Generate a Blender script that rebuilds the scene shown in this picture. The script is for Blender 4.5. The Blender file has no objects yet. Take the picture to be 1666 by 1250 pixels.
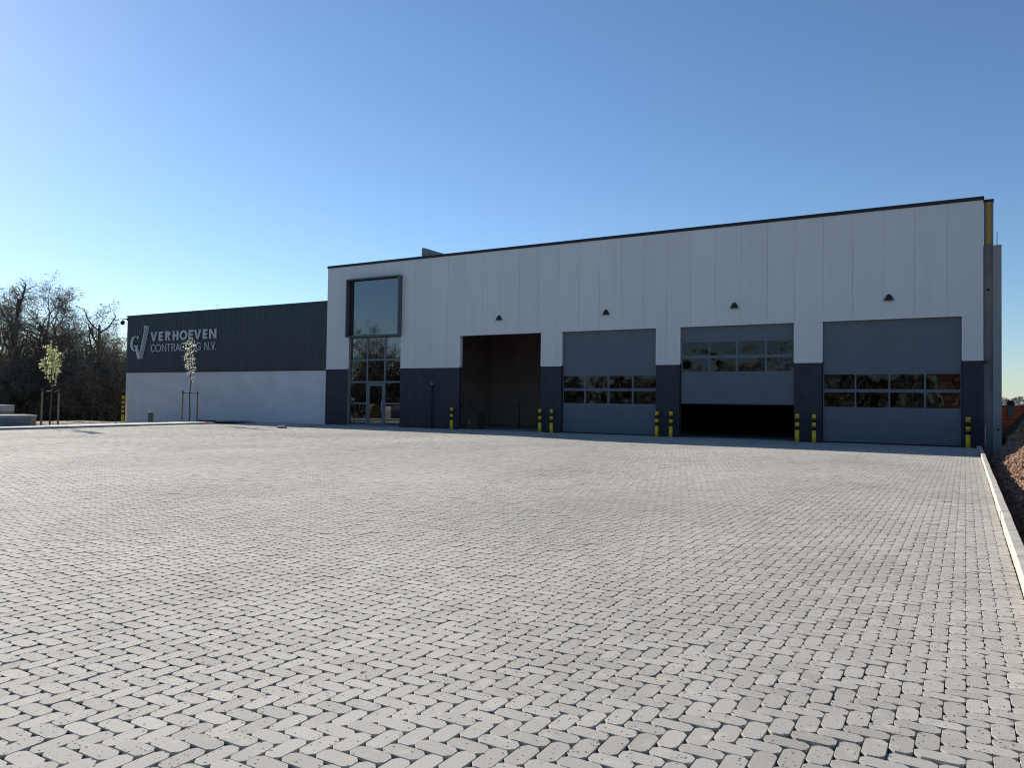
import bpy, bmesh, math, random
import numpy as np
from mathutils import Vector, Matrix, noise

rnd = random.Random(7)
scene = bpy.context.scene
COL = scene.collection
R = math.radians

# ------------------------------------------------------------------ camera
FPX, PW = 1240.2, 1666.0
cam_d = bpy.data.cameras.new('camera')
cam = bpy.data.objects.new('camera', cam_d)
COL.objects.link(cam)
scene.camera = cam
cam_d.sensor_fit = 'HORIZONTAL'
cam_d.sensor_width = 36.0
cam_d.lens = FPX / PW * 36.0
cam_d.clip_start, cam_d.clip_end = 0.1, 6000
_f = Vector((-0.5113933, 0.85901508, 0.02387445))
_r = Vector((0.85934679, 0.51119645, 0.01418782))
_u = Vector((0.0000169817, -0.0277719871, 0.999614284))
CAM_Z = 1.6241
M4 = Matrix.Identity(4)
for i in range(3):
    M4[i][0], M4[i][1], M4[i][2] = _r[i], _u[i], -_f[i]
M4[2][3] = CAM_Z
cam.matrix_world = M4

# ------------------------------------------------------------------ sky, sun, exposure
SUN_EL, SUN_AZ = 24.0, -73.0          # azimuth clockwise from +Y
world = bpy.data.worlds.new('World')
scene.world = world
world.use_nodes = True
wn = world.node_tree
wn.nodes.clear()
sky = wn.nodes.new('ShaderNodeTexSky')
sky.sky_type = 'NISHITA'
sky.sun_disc = False
sky.sun_elevation = R(SUN_EL)
sky.sun_rotation = R(SUN_AZ)
sky.altitude = 50
sky.air_density = 1.0
sky.dust_density = 0.12
sky.ozone_density = 5.0
bg = wn.nodes.new('ShaderNodeBackground')
bg.inputs['Strength'].default_value = 0.080
wo = wn.nodes.new('ShaderNodeOutputWorld')
wn.links.new(sky.outputs[0], bg.inputs['Color'])
wn.links.new(bg.outputs[0], wo.inputs['Surface'])

sun_d = bpy.data.lights.new('sun', 'SUN')
sun_d.energy = 5.0
sun_d.angle = R(0.53)
sun_d.color = (1.0, 0.92, 0.80)
sun = bpy.data.objects.new('sun', sun_d)
COL.objects.link(sun)
_s = Vector((math.sin(R(SUN_AZ)) * math.cos(R(SUN_EL)), math.cos(R(SUN_AZ)) * math.cos(R(SUN_EL)), math.sin(R(SUN_EL))))
sun.rotation_euler = _s.to_track_quat('Z', 'Y').to_euler()
sun.location = _s * 100

scene.view_settings.view_transform = 'Standard'
scene.view_settings.look = 'None'
scene.view_settings.gamma = 1.0
scene.view_settings.use_curve_mapping = False
scene.view_settings.exposure = 0.76
scene.render.engine = 'CYCLES'
scene.cycles.pixel_filter_type = 'BLACKMAN_HARRIS'
scene.cycles.filter_width = 1.1
scene.cycles.max_bounces = 6
scene.cycles.transparent_max_bounces = 12

# ------------------------------------------------------------------ materials
def mat(name, col, rough=0.7, spec=0.4, metal=0.0):
    m = bpy.data.materials.new(name)
    m.use_nodes = True
    b = m.node_tree.nodes['Principled BSDF']
    b.inputs['Base Color'].default_value = (*col, 1)
    b.inputs['Roughness'].default_value = rough
    b.inputs['Specular IOR Level'].default_value = spec
    b.inputs['Metallic'].default_value = metal
    return m

class NT:
    """small node helper"""
    def __init__(s, m):
        s.t = m.node_tree
        s.b = s.t.nodes['Principled BSDF']
        g = s.t.nodes.new('ShaderNodeNewGeometry')
        s.pos = g.outputs['Position']
        s.geo = g
    def n(s, typ, **k):
        x = s.t.nodes.new(typ)
        for a, v in k.items():
            setattr(x, a, v)
        return x
    def link(s, a, b):
        s.t.links.new(a, b)
    def noise(s, scale, detail=4, rough=0.55, vec=None):
        x = s.n('ShaderNodeTexNoise')
        x.inputs['Scale'].default_value = scale
        x.inputs['Detail'].default_value = detail
        x.inputs['Roughness'].default_value = rough
        s.link(vec or s.pos, x.inputs['Vector'])
        return x.outputs['Fac']
    def stretch(s, v):
        x = s.n('ShaderNodeVectorMath', operation='MULTIPLY')
        s.link(s.pos, x.inputs[0])
        x.inputs[1].default_value = v
        return x.outputs[0]
    def ramp(s, fac, p0, p1, c0=(0, 0, 0), c1=(1, 1, 1)):
        x = s.n('ShaderNodeValToRGB')
        e = x.color_ramp.elements
        e[0].position, e[1].position = p0, p1
        e[0].color, e[1].color = (*c0, 1), (*c1, 1)
        s.link(fac, x.inputs['Fac'])
        return x.outputs['Color']
    def mix(s, fac, a, b, blend='MIX'):
        x = s.n('ShaderNodeMix', data_type='RGBA', blend_type=blend)
        for v, i in ((fac, 0), (a, 6), (b, 7)):
            if isinstance(v, (int, float)):
                x.inputs[i].default_value = v
            elif isinstance(v, tuple):
                x.inputs[i].default_value = (*v, 1)
            else:
                s.link(v, x.inputs[i])
        return x.outputs[2]
    def math(s, op, a, b=0.0):
        x = s.n('ShaderNodeMath', operation=op)
        for v, i in ((a, 0), (b, 1)):
            if isinstance(v, (int, float)):
                x.inputs[i].default_value = v
            else:
                s.link(v, x.inputs[i])
        return x.outputs[0]
    def bump(s, h, strength=0.3, dist=0.01):
        x = s.n('ShaderNodeBump')
        x.inputs['Strength'].default_value = strength
        x.inputs['Distance'].default_value = dist
        s.link(h, x.inputs['Height'])
        s.link(x.outputs[0], s.b.inputs['Normal'])
    def base(s, c):
        s.link(c, s.b.inputs['Base Color'])

def varied(name, c0, c1, scale, rough=0.8, spec=0.3, bump=0.0, bscale=None, bdist=0.01, p=(0.35, 0.65), vec=None, metal=0.0):
    m = mat(name, c0, rough, spec, metal)
    k = NT(m)
    v = k.stretch(vec) if vec else None
    k.base(k.ramp(k.noise(scale, 5, 0.6, v), p[0], p[1], c0, c1))
    if bump:
        k.bump(k.noise(bscale or scale * 4, 4, 0.6), bump, bdist)
    return m

# pavers: every stone its own tone, fine grain, sand dusting, dark grit specks
def make_paver_mat():
    m = mat('paver_concrete', (0.36, 0.345, 0.32), 0.92, 0.12)
    k = NT(m)
    at = k.n('ShaderNodeAttribute')
    at.attribute_name = 'tone'
    oi = k.n('ShaderNodeObjectInfo')
    t = k.math('FRACT', k.math('ADD', at.outputs['Fac'], oi.outputs['Random']))
    base = k.ramp(t, 0.0, 1.0, (0.395, 0.377, 0.342), (0.475, 0.456, 0.418))
    big = k.ramp(k.noise(0.22, 4, 0.6, k.stretch((1, 0.6, 1))), 0.36, 0.66, (0.82, 0.815, 0.81), (1.10, 1.095, 1.08))
    base = k.mix(1.0, base, big, 'MULTIPLY')
    sand = k.ramp(k.noise(7.0, 5, 0.65), 0.55, 0.78)
    base = k.mix(k.math('MULTIPLY', sand, 0.8), base, (0.60, 0.55, 0.47))
    grain = k.ramp(k.noise(160, 3, 0.6), 0.3, 0.72, (0.76, 0.76, 0.76), (1.14, 1.14, 1.14))
    base = k.mix(1.0, base, grain, 'MULTIPLY')
    # grit / pores
    vo = k.n('ShaderNodeTexVoronoi')
    vo.inputs['Scale'].default_value = 56
    k.link(k.pos, vo.inputs['Vector'])
    sep = k.n('ShaderNodeSeparateColor')
    k.link(vo.outputs['Color'], sep.inputs[0])
    dens = k.ramp(k.noise(0.55, 4, 0.6), 0.38, 0.66, (0.035, 0.035, 0.035), (0.50, 0.50, 0.50))
    pick = k.math('LESS_THAN', sep.outputs[0], dens)
    size = k.math('MULTIPLY', sep.outputs[1], 0.30)
    dot = k.math('MULTIPLY', pick, k.math('LESS_THAN', vo.outputs['Distance'], k.math('ADD', size, 0.10)))
    base = k.mix(k.math('MULTIPLY', dot, 0.88), base, (0.035, 0.033, 0.032))
    k.base(base)
    k.bump(k.noise(220, 3, 0.7), 0.35, 0.002)
    return m

M = {}
M['paver'] = make_paver_mat()
M['joint'] = varied('joint_grit', (0.003, 0.003, 0.003), (0.016, 0.015, 0.014), 130, 0.95, 0.1, 0.8, 260, 0.006)
M['kerb'] = varied('kerb_concrete', (0.36, 0.345, 0.31), (0.50, 0.48, 0.43), 3.5, 0.85, 0.25, 0.3, 90, 0.003)
M['slab'] = varied('strip_concrete', (0.42, 0.40, 0.37), (0.52, 0.50, 0.46), 1.5, 0.85, 0.25, 0.3, 70, 0.003)
M['yard'] = varied('yard_surface', (0.27, 0.255, 0.235), (0.36, 0.34, 0.31), 0.8, 0.95, 0.1, 0.4, 30, 0.01)
M['asphalt'] = varied('ground_soil', (0.12, 0.105, 0.085), (0.25, 0.22, 0.18), 0.7, 0.95, 0.1, 0.5, 8, 0.03)
M['gravel'] = varied('bed_gravel', (0.30, 0.28, 0.25), (0.52, 0.50, 0.46), 5, 0.95, 0.1, 0.8, 40, 0.02)
M['bed_soil'] = varied('bed_soil', (0.13, 0.105, 0.08), (0.26, 0.22, 0.17), 2.5, 0.95, 0.1, 0.8, 25, 0.03)

def make_panel_mat():
    m = mat('white_panel', (0.66, 0.66, 0.64), 0.42, 0.45)
    k = NT(m)
    oi = k.n('ShaderNodeObjectInfo')
    c = k.ramp(oi.outputs['Random'], 0, 1, (0.585, 0.592, 0.59), (0.615, 0.622, 0.618))
    st = k.ramp(k.noise(0.9, 4, 0.6, k.stretch((2.0, 1, 0.18))), 0.3, 0.7, (0.955, 0.955, 0.955), (1.02, 1.02, 1.02))
    k.base(k.mix(1.0, c, st, 'MULTIPLY'))
    w = k.n('ShaderNodeTexWave', wave_type='BANDS', bands_direction='X')
    w.inputs['Scale'].default_value = 3.0
    k.link(k.pos, w.inputs['Vector'])
    k.bump(w.outputs['Fac'], 0.25, 0.002)
    return m
M['panel'] = make_panel_mat()
M['trim'] = mat('white_trim', (0.64, 0.645, 0.64), 0.35, 0.5)
M['plinth'] = varied('anthracite_plinth', (0.022, 0.025, 0.034), (0.032, 0.036, 0.046), 2.2, 0.62, 0.35, 0.3, 60, 0.003, vec=(1, 1, 0.5))
M['flash'] = mat('black_flashing', (0.012, 0.013, 0.017), 0.5, 0.4)
M['clad'] = varied('green_black_cladding', (0.033, 0.045, 0.053), (0.042, 0.056, 0.064), 1.1, 0.5, 0.4, vec=(3, 1, 0.2))
M['render'] = varied('pale_render', (0.55, 0.55, 0.56), (0.66, 0.66, 0.66), 0.55, 0.9, 0.2, 0.3, 25, 0.004, p=(0.3, 0.7), vec=(1, 1, 1.6))
M['door'] = varied('blue_grey_door', (0.090, 0.112, 0.144), (0.100, 0.123, 0.156), 1.2, 0.42, 0.45, 0.2, 90, 0.001)
M['frame'] = mat('grey_frame', (0.115, 0.135, 0.16), 0.4, 0.5)
M['boxframe'] = mat('dark_box_frame', (0.075, 0.088, 0.105), 0.4, 0.5)
M['rubber'] = mat('black_rubber', (0.012, 0.012, 0.013), 0.7, 0.3)
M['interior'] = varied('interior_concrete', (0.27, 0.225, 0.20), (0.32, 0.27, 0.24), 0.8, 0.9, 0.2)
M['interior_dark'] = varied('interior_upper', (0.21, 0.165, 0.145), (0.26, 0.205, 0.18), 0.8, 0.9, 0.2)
M['floor'] = varied('floor_concrete', (0.32, 0.30, 0.28), (0.40, 0.38, 0.35), 0.6, 0.5, 0.4)
M['concrete'] = varied('grey_concrete', (0.155, 0.15, 0.148), (0.23, 0.22, 0.21), 1.3, 0.85, 0.25, 0.3, 40, 0.004, vec=(1, 1, 0.4))
M['concrete_pale'] = varied('pale_column', (0.235, 0.24, 0.24), (0.31, 0.31, 0.305), 1.1, 0.85, 0.25, 0.3, 40, 0.004, vec=(1, 1, 0.4))
M['wool'] = varied('yellow_insulation', (0.36, 0.19, 0.03), (0.50, 0.29, 0.06), 6, 0.95, 0.1, vec=(3, 3, 0.5))
M['yellow'] = varied('yellow_paint', (0.62, 0.42, 0.012), (0.74, 0.52, 0.02), 8, 0.45, 0.45)
M['dullyellow'] = varied('faded_yellow', (0.20, 0.155, 0.045), (0.25, 0.20, 0.06), 5, 0.7, 0.2)
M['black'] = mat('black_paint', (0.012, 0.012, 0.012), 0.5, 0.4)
M['letter'] = mat('grey_letter', (0.50, 0.50, 0.53), 0.45, 0.4)
M['lamp'] = mat('dark_lamp', (0.012, 0.017, 0.02), 0.45, 0.45)
M['lens'] = mat('lamp_lens', (0.45, 0.45, 0.43), 0.3, 0.5)
M['steel'] = mat('grey_steel', (0.30, 0.30, 0.31), 0.4, 0.5, 0.6)
M['stake'] = varied('stake_wood', (0.15, 0.105, 0.062), (0.25, 0.18, 0.11), 6, 0.85, 0.2, vec=(4, 4, 0.6))
M['bark'] = varied('young_bark', (0.06, 0.05, 0.042), (0.10, 0.085, 0.07), 12, 0.85, 0.2)
M['oldbark'] = varied('old_bark', (0.055, 0.048, 0.040), (0.11, 0.095, 0.078), 4, 0.9, 0.2)
M['twig'] = mat('twig_bark', (0.15, 0.125, 0.105), 0.85, 0.2)
M['greypost'] = varied('grey_post', (0.10, 0.10, 0.11), (0.14, 0.14, 0.15), 4, 0.6, 0.4)
M['red'] = mat('red_rod', (0.55, 0.03, 0.03), 0.5, 0.4)
M['whitep'] = mat('white_paint', (0.75, 0.75, 0.73), 0.5, 0.4)
M['skip'] = varied('orange_paint', (0.52, 0.085, 0.025), (0.66, 0.13, 0.04), 2.5, 0.5, 0.4)
M['soil'] = varied('rubble_soil', (0.14, 0.082, 0.055), (0.26, 0.165, 0.115), 3.0, 0.95, 0.1, 1.0, 14, 0.05)
M['darkwood'] = varied('dark_brown_wood', (0.05, 0.035, 0.025), (0.075, 0.055, 0.04), 5, 0.8, 0.2)
M['plank'] = varied('brown_plank', (0.22, 0.17, 0.12), (0.32, 0.26, 0.19), 7, 0.85, 0.2, vec=(0.6, 0.6, 5))
M['stackslab'] = varied('stacked_slab', (0.17, 0.17, 0.175), (0.30, 0.30, 0.30), 5, 0.85, 0.25)
M['palestone'] = varied('pale_slab', (0.36, 0.34, 0.34), (0.46, 0.44, 0.43), 3, 0.85, 0.25)
M['brick'] = varied('brick_house', (0.36, 0.18, 0.12), (0.46, 0.24, 0.17), 9, 0.9, 0.2)
M['roof'] = varied('roof_tile', (0.10, 0.06, 0.05), (0.15, 0.09, 0.07), 6, 0.85, 0.2)

def leaf_mat(name, c0, c1, trans=0.35):
    m = bpy.data.materials.new(name)
    m.use_nodes = True
    t = m.node_tree
    t.nodes.clear()
    g = t.nodes.new('ShaderNodeNewGeometry')
    r = t.nodes.new('ShaderNodeValToRGB')
    r.color_ramp.elements[0].color = (*c0, 1)
    r.color_ramp.elements[1].color = (*c1, 1)
    t.links.new(g.outputs['Random Per Island'], r.inputs[0])
    d = t.nodes.new('ShaderNodeBsdfDiffuse')
    tr = t.nodes.new('ShaderNodeBsdfTranslucent')
    mx = t.nodes.new('ShaderNodeMixShader')
    mx.inputs[0].default_value = trans
    o = t.nodes.new('ShaderNodeOutputMaterial')
    t.links.new(r.outputs[0], d.inputs[0])
    t.links.new(r.outputs[0], tr.inputs[0])
    t.links.new(d.outputs[0], mx.inputs[1])
    t.links.new(tr.outputs[0], mx.inputs[2])
    t.links.new(mx.outputs[0], o.inputs[0])
    return m
M['blossom'] = leaf_mat('blossom_green', (0.36, 0.41, 0.17), (0.72, 0.74, 0.48), 0.5)
M['blossom_white'] = leaf_mat('blossom_white', (0.50, 0.52, 0.36), (0.82, 0.82, 0.74), 0.45)
M['bud'] = leaf_mat('bud_olive', (0.085, 0.082, 0.040), (0.23, 0.19, 0.12), 0.4)
M['under'] = leaf_mat('undergrowth_leaf', (0.045, 0.054, 0.044), (0.115, 0.118, 0.088), 0.35)
M['ivy'] = leaf_mat('ivy_leaf', (0.035, 0.055, 0.022), (0.09, 0.115, 0.045), 0.25)
M['farwood'] = leaf_mat('far_wood', (0.20, 0.20, 0.19), (0.30, 0.29, 0.27), 0.2)

def glass_mat(name, tint, ior, wav=0.0, wscale=1.0):
    m = bpy.data.materials.new(name)
    m.use_nodes = True
    t = m.node_tree
    t.nodes.clear()
    fr = t.nodes.new('ShaderNodeFresnel')
    fr.inputs['IOR'].default_value = ior
    gl = t.nodes.new('ShaderNodeBsdfGlossy')
    gl.inputs['Roughness'].default_value = 0.0
    gl.inputs['Color'].default_value = (0.86, 0.90, 0.95, 1)
    tr = t.nodes.new('ShaderNodeBsdfTransparent')
    tr.inputs['Color'].default_value = (*tint, 1)
    mx = t.nodes.new('ShaderNodeMixShader')
    o = t.nodes.new('ShaderNodeOutputMaterial')
    t.links.new(fr.outputs[0], mx.inputs[0])
    t.links.new(tr.outputs[0], mx.inputs[1])
    t.links.new(gl.outputs[0], mx.inputs[2])
    t.links.new(mx.outputs[0], o.inputs[0])
    if wav:
        n = t.nodes.new('ShaderNodeTexNoise')
        n.inputs['Scale'].default_value = wscale
        n.inputs['Detail'].default_value = 0.5
        g = t.nodes.new('ShaderNodeNewGeometry')
        t.links.new(g.outputs['Position'], n.inputs['Vector'])
        b = t.nodes.new('ShaderNodeBump')
        b.inputs['Strength'].default_value = 1.0
        b.inputs['Distance'].default_value = wav
        t.links.new(n.outputs['Fac'], b.inputs['Height'])
        t.links.new(b.outputs[0], gl.inputs['Normal'])
    return m
M['glass'] = glass_mat('clear_glass', (0.22, 0.25, 0.27), 2.6)
M['acryl'] = glass_mat('acrylic_pane', (0.30, 0.30, 0.30), 1.55, 0.022, 1.5)

# ------------------------------------------------------------------ builders
class MB:
    def __init__(s):
        s.v, s.f, s.mi = [], [], []
    def face(s, pts, mi=0):
        b = len(s.v)
        s.v += [tuple(p) for p in pts]
        s.f.append(tuple(range(b, b + len(pts))))
        s.mi.append(mi)
    def box(s, x0, x1, y0, y1, z0, z1, mi=0):
        b = len(s.v)
        s.v += [(x0, y0, z0), (x1, y0, z0), (x1, y1, z0), (x0, y1, z0), (x0, y0, z1), (x1, y0, z1), (x1, y1, z1), (x0, y1, z1)]
        for q in ((0, 3, 2, 1), (4, 5, 6, 7), (0, 1, 5, 4), (1, 2, 6, 5), (2, 3, 7, 6), (3, 0, 4, 7)):
            s.f.append(tuple(b + i for i in q))
            s.mi.append(mi)
    def obox(s, c, ax, ay, az, mi=0):
        """oriented box: centre and three half-axis vectors"""
        b = len(s.v)
        c, ax, ay, az = Vector(c), Vector(ax), Vector(ay), Vector(az)
        for k in (-1, 1):
            for i, j in ((-1, -1), (1, -1), (1, 1), (-1, 1)):
                s.v.append(tuple(c + ax * i + ay * j + az * k))
        for q in ((0, 3, 2, 1), (4, 5, 6, 7), (0, 1, 5, 4), (1, 2, 6, 5), (2, 3, 7, 6), (3, 0, 4, 7)):
            s.f.append(tuple(b + i for i in q))
            s.mi.append(mi)
    def prism_y(s, poly, y0, y1, mi=0):
        """polygon in (x,z), counter-clockwise seen from -Y, extruded y0..y1"""
        b, n = len(s.v), len(poly)
        s.v += [(x, y0, z) for x, z in poly] + [(x, y1, z) for x, z in poly]
        s.f.append(tuple(b + i for i in range(n)))
        s.f.append(tuple(b + n + i for i in reversed(range(n))))
        s.mi += [mi, mi]
        for i in range(n):
            j = (i + 1) % n
            s.f.append((b + j, b + i, b + n + i, b + n + j))
            s.mi.append(mi)
    def tube(s, pts, rads, n=8, mi=0, cap=True):
        pts = [Vector(p) for p in pts]
        rings = []
        up = None
        for i, p in enumerate(pts):
            d = (pts[min(i + 1, len(pts) - 1)] - pts[max(i - 1, 0)]).normalized()
            if up is None:
                up = Vector((1, 0, 0)) if abs(d.x) < 0.8 else Vector((0, 1, 0))
            a = (up - d * up.dot(d)).normalized()
            up = a
            c = d.cross(a)
            b = len(s.v)
            for k in range(n):
                t = 2 * math.pi * k / n
                s.v.append(tuple(p + (a * math.cos(t) + c * math.sin(t)) * rads[i]))
            rings.append(b)
        for a, b in zip(rings, rings[1:]):
            for k in range(n):
                l = (k + 1) % n
                s.f.append((a + k, a + l, b + l, b + k))
                s.mi.append(mi)
        if cap:
            s.f.append(tuple(rings[0] + k for k in reversed(range(n))))
            s.f.append(tuple(rings[-1] + k for k in range(n)))
            s.mi += [mi, mi]
    def lathe(s, prof, c=(0, 0, 0), n=16, mi=0):
        """profile (r,z) bottom to top"""
        rings = []
        for r, z in prof:
            b = len(s.v)
            for k in range(n):
                t = 2 * math.pi * k / n
                s.v.append((c[0] + r * math.cos(t), c[1] + r * math.sin(t), c[2] + z))
            rings.append(b)
        for a, b in zip(rings, rings[1:]):
            for k in range(n):
                l = (k + 1) % n
                s.f.append((a + k, a + l, b + l, b + k))
                s.mi.append(mi)
        s.f.append(tuple(rings[0] + k for k in reversed(range(n))))
        s.f.append(tuple(rings[-1] + k for k in range(n)))
        s.mi += [mi, mi]
    def mesh(s, name, mats, smooth=False):
        me = bpy.data.meshes.new(name)
        me.from_pydata(s.v, [], s.f)
        if not isinstance(mats, (list, tuple)):
            mats = [mats]
        for m in mats:
            me.materials.append(m)
        if len(mats) > 1:
            me.polygons.foreach_set('material_index', s.mi)
        if smooth:
            me.polygons.foreach_set('use_smooth', [True] * len(me.polygons))
        me.update()
        return me
    def build(s, name, mats, parent=None, smooth=False, bevel=0.0):
        o = bpy.data.objects.new(name, s.mesh(name, mats, smooth))
        COL.objects.link(o)
        if parent:
            o.parent = parent
        if bevel:
            b = o.modifiers.new('bevel', 'BEVEL')
            b.width = bevel
            b.segments = 2
            b.limit_method = 'ANGLE'
        return o

def link(name, me, parent=None, loc=(0, 0, 0), rot=(0, 0, 0), scale=(1, 1, 1)):
    o = bpy.data.objects.new(name, me)
    COL.objects.link(o)
    if parent:
        o.parent = parent
    o.location, o.rotation_euler, o.scale = loc, rot, scale
    return o
def tag(o, label, cat, group=None):
    o['label'], o['category'] = label, cat
    if group:
        o['group'] = group
    return o
def thing(name, label, cat, loc=(0, 0, 0), group=None, rz=0.0):
    o = bpy.data.objects.new(name, None)
    COL.objects.link(o)
    o.location = loc
    o.rotation_euler = (0, 0, rz)
    o.empty_display_size = 0.2
    return tag(o, label, cat, group)
def structure(o):
    o['kind'] = 'structure'
    return o
def stuff(o):
    o['kind'] = 'stuff'
    return o
def dup(root, loc, rz=None, scale=None, label=None):
    r = root.copy()
    COL.objects.link(r)
    r.location = loc
    if rz is not None:
        r.rotation_euler = (0, 0, rz)
    if scale is not None:
        r.scale = scale
    if label:
        r['label'] = label
    for ch in list(root.children):
        c = ch.copy()
        COL.objects.link(c)
        c.parent = r
        for g in ch.children:
            d = g.copy()
            COL.objects.link(d)
            d.parent = c
    return r

D = 36.863                       # facade plane
XL, XR = -36.22, 0.63            # ends of the tall hall
HP, HR = 3.64, 10.28             # plinth top, panel top

def strip_x(y):                  # front edge of the raised strip on the left
    return -38.35 - (y - 18.2) * 0.154

# ------------------------------------------------------------------ ground
def sstep(a, b, t):
    t = min(1, max(0, (t - a) / (b - a)))
    return t * t * (3 - 2 * t)
def ground_z(x, y):
    z = -0.07
    z -= 0.37 * sstep(-43, -57, x) + 0.75 * sstep(-57, -85, x)
    z -= 0.45 * sstep(0.5, 0.75, x)
    if x > 0.7 or x < -44:
        z += 0.05 * noise.noise(Vector((x * 0.13, y * 0.13, 0.0)))
    return z
def axis(lo, hi, core):
    a = list(core)
    s = 3.0
    x = a[-1]
    while x < hi:
        x += s; s *= 1.35
        a.append(x)
    s = 3.0
    x = a[0]
    pre = []
    while x > lo:
        x -= s; s *= 1.35
        pre.append(x)
    return pre[::-1] + a
gx = axis(-1600, 1600, [-110 + 2.5 * i for i in range(44)] + [0.0, 0.45, 0.58, 0.66, 0.75, 1.0, 2.0, 4.0, 8.0, 12.0])
gy = axis(-1200, 2200, [-40 + 3.0 * i for i in range(54)])
mb = MB()
mb.v = [(x, y, ground_z(x, y)) for y in gy for x in gx]
nx = len(gx)
mb.f = [(j * nx + i, j * nx + i + 1, (j + 1) * nx + i + 1, (j + 1) * nx + i) for j in range(len(gy) - 1) for i in range(nx - 1)]
mb.mi = [0] * len(mb.f)
structure(mb.build('ground', M['asphalt'], smooth=True))

# ------------------------------------------------------------------ paved yard
U = 0.1065                        # half a paver
KX = 0.432                        # inner face of the right kerb
Y0P, Y1P = -1.0, D - 0.01
mb = MB()
mb.face([(strip_x(Y0P) + 0.01, Y0P, -0.020), (KX, Y0P, -0.020), (KX, Y1P, -0.020), (strip_x(Y1P) + 0.01, Y1P, -0.020)])
pavement = structure(mb.build('pavement', M['joint']))

def paver_outline(l, w, near):
    """rounded rectangle outline, long side along x"""
    c = 0.0290
    hx, hy = l / 2, w / 2
    if near:
        k = [(0.0, 1.0), (0.37, 0.57), (0.57, 0.37), (1.0, 0.0)]
    else:
        k = [(0.0, 1.05), (1.05, 0.0)]
    cx, cy = c * 1.04, c * 0.96   # drainage corners: longer bite along the stone
    pts = []
    for sx, sy, rev in ((1, 1, False), (-1, 1, True), (-1, -1, False), (1, -1, True)):
        q = [(sx * (hx - cx * a), sy * (hy - cy * b)) for a, b in k]
        pts += q[::-1] if rev else q
    return pts

def paver_geom(l, w, near):
    o = paver_outline(l, w, near)
    n = len(o)
    if near:
        i = 0.0016
        top = [(x * (1 - i / (l / 2)), y * (1 - i / (w / 2)), 0.0) for x, y in o]
        mid = [(x, y, -0.0025) for x, y in o]
        bot = [(x, y, -0.050) for x, y in o]
        V = top + mid + bot
        F = [tuple(range(n))]
        for r in range(2):
            for k in range(n):
                j = (k + 1) % n
                F.append((r * n + j, r * n + k, (r + 1) * n + k, (r + 1) * n + j))
    else:
        V = [(x, y, 0.0) for x, y in o] + [(x, y, -0.050) for x, y in o]
        F = [tuple(range(n))]
        for k in range(n):
            j = (k + 1) % n
            F.append((j, k, n + k, n + j))
    return np.array(V, float), F
# orientation check: outline must run counter-clockwise
_o = paver_outline(1, .5, True)
if sum(_o[i][0] * _o[(i + 1) % len(_o)][1] - _o[(i + 1) % len(_o)][0] * _o[i][1] for i in range(len(_o))) < 0:
    _po = paver_outline
    paver_outline = lambda l, w, near: _po(l, w, near)[::-1]

G = 0.0038                        # tight joint
rng = np.random.default_rng(3)
HALF = math.atan(PW / 2 / FPX) + 0.10
YAW = math.atan2(0.5113933, 0.85901508)
stones = []                       # x, y, rot, length
amin, amax = int(-46 / U), int(KX / U) + 2
bmin, bmax = int(-0.4 / U), int(Y1P / U)
aa, bb = np.meshgrid(np.arange(amin, amax), np.arange(bmin, bmax + 1), indexing='ij')
aa, bb = aa.ravel(), bb.ravel()
md = (aa - bb) % 4
OX = KX - 0.004 - (int(KX / U)) * U   # grid offset so a column ends on the kerb
def add(sel, dx, dy, rot, ln):
    x = OX + (aa[sel] + dx) * U
    y = (bb[sel] + dy) * U
    stones.append(np.stack([x, y, np.full(x.shape, rot), np.full(x.shape, ln)], 1))
lastcol = int(KX / U) - 1
inX = (md == 0) & (aa + 1 <= lastcol)
add(inX, 1.0, 0.5, 0.0, 2 * U)
edge = (md == 0) & (aa == lastcol)
add(edge, 0.5, 0.5, 0.0, U)       # half stones along the kerb
inY = (md == 3) & (aa <= lastcol)
add(inY, 0.5, 1.0, math.pi / 2, 2 * U)
S = np.concatenate(stones)
ang = np.arctan2(-S[:, 0], S[:, 1] + 3.0 / math.tan(HALF) * 0.6)
dist = np.hypot(S[:, 0], S[:, 1])
keep = (np.abs(ang - YAW) < HALF) & (S[:, 1] < Y1P - 0.12) & (S[:, 0] > -38.35 - (S[:, 1] - 18.2) * 0.154 + 0.1)
keep &= (dist > 2.2)
S, dist = S[keep], dist[keep]
order = np.argsort(dist)
S, dist = S[order], dist[order]
# which ones are really in frame (for the 300 that show largest)
cd = (S[:, 0] * _f.x + S[:, 1] * _f.y - CAM_Z * _f.z)
cx = (S[:, 0] * _r.x + S[:, 1] * _r.y - CAM_Z * _r.z) / cd
cy = (S[:, 0] * _u.x + S[:, 1] * _u.y - CAM_Z * _u.z) / cd
vis = (cd > 0.5) & (np.abs(cx) < 833 / FPX) & (cy > -625 / FPX)
nearidx = np.nonzero(vis)[0][:296]
isnear = np.zeros(len(S), bool)
isnear[nearidx] = True
N = len(S)
jit = np.stack([rng.normal(0, .0007, N), rng.normal(0, .0007, N), rng.normal(0, .0013, N), rng.normal(0, .006, N), rng.normal(0, .006, N), rng.normal(0, .006, N)], 1)
jit[:, 2] += 0.010 * np.sin(S[:, 0] * 0.55 + 1) * np.sin(S[:, 1] * 0.4) * (dist > 4)
jit[:, 2] = np.clip(jit[:, 2], -.012, .008)

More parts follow.
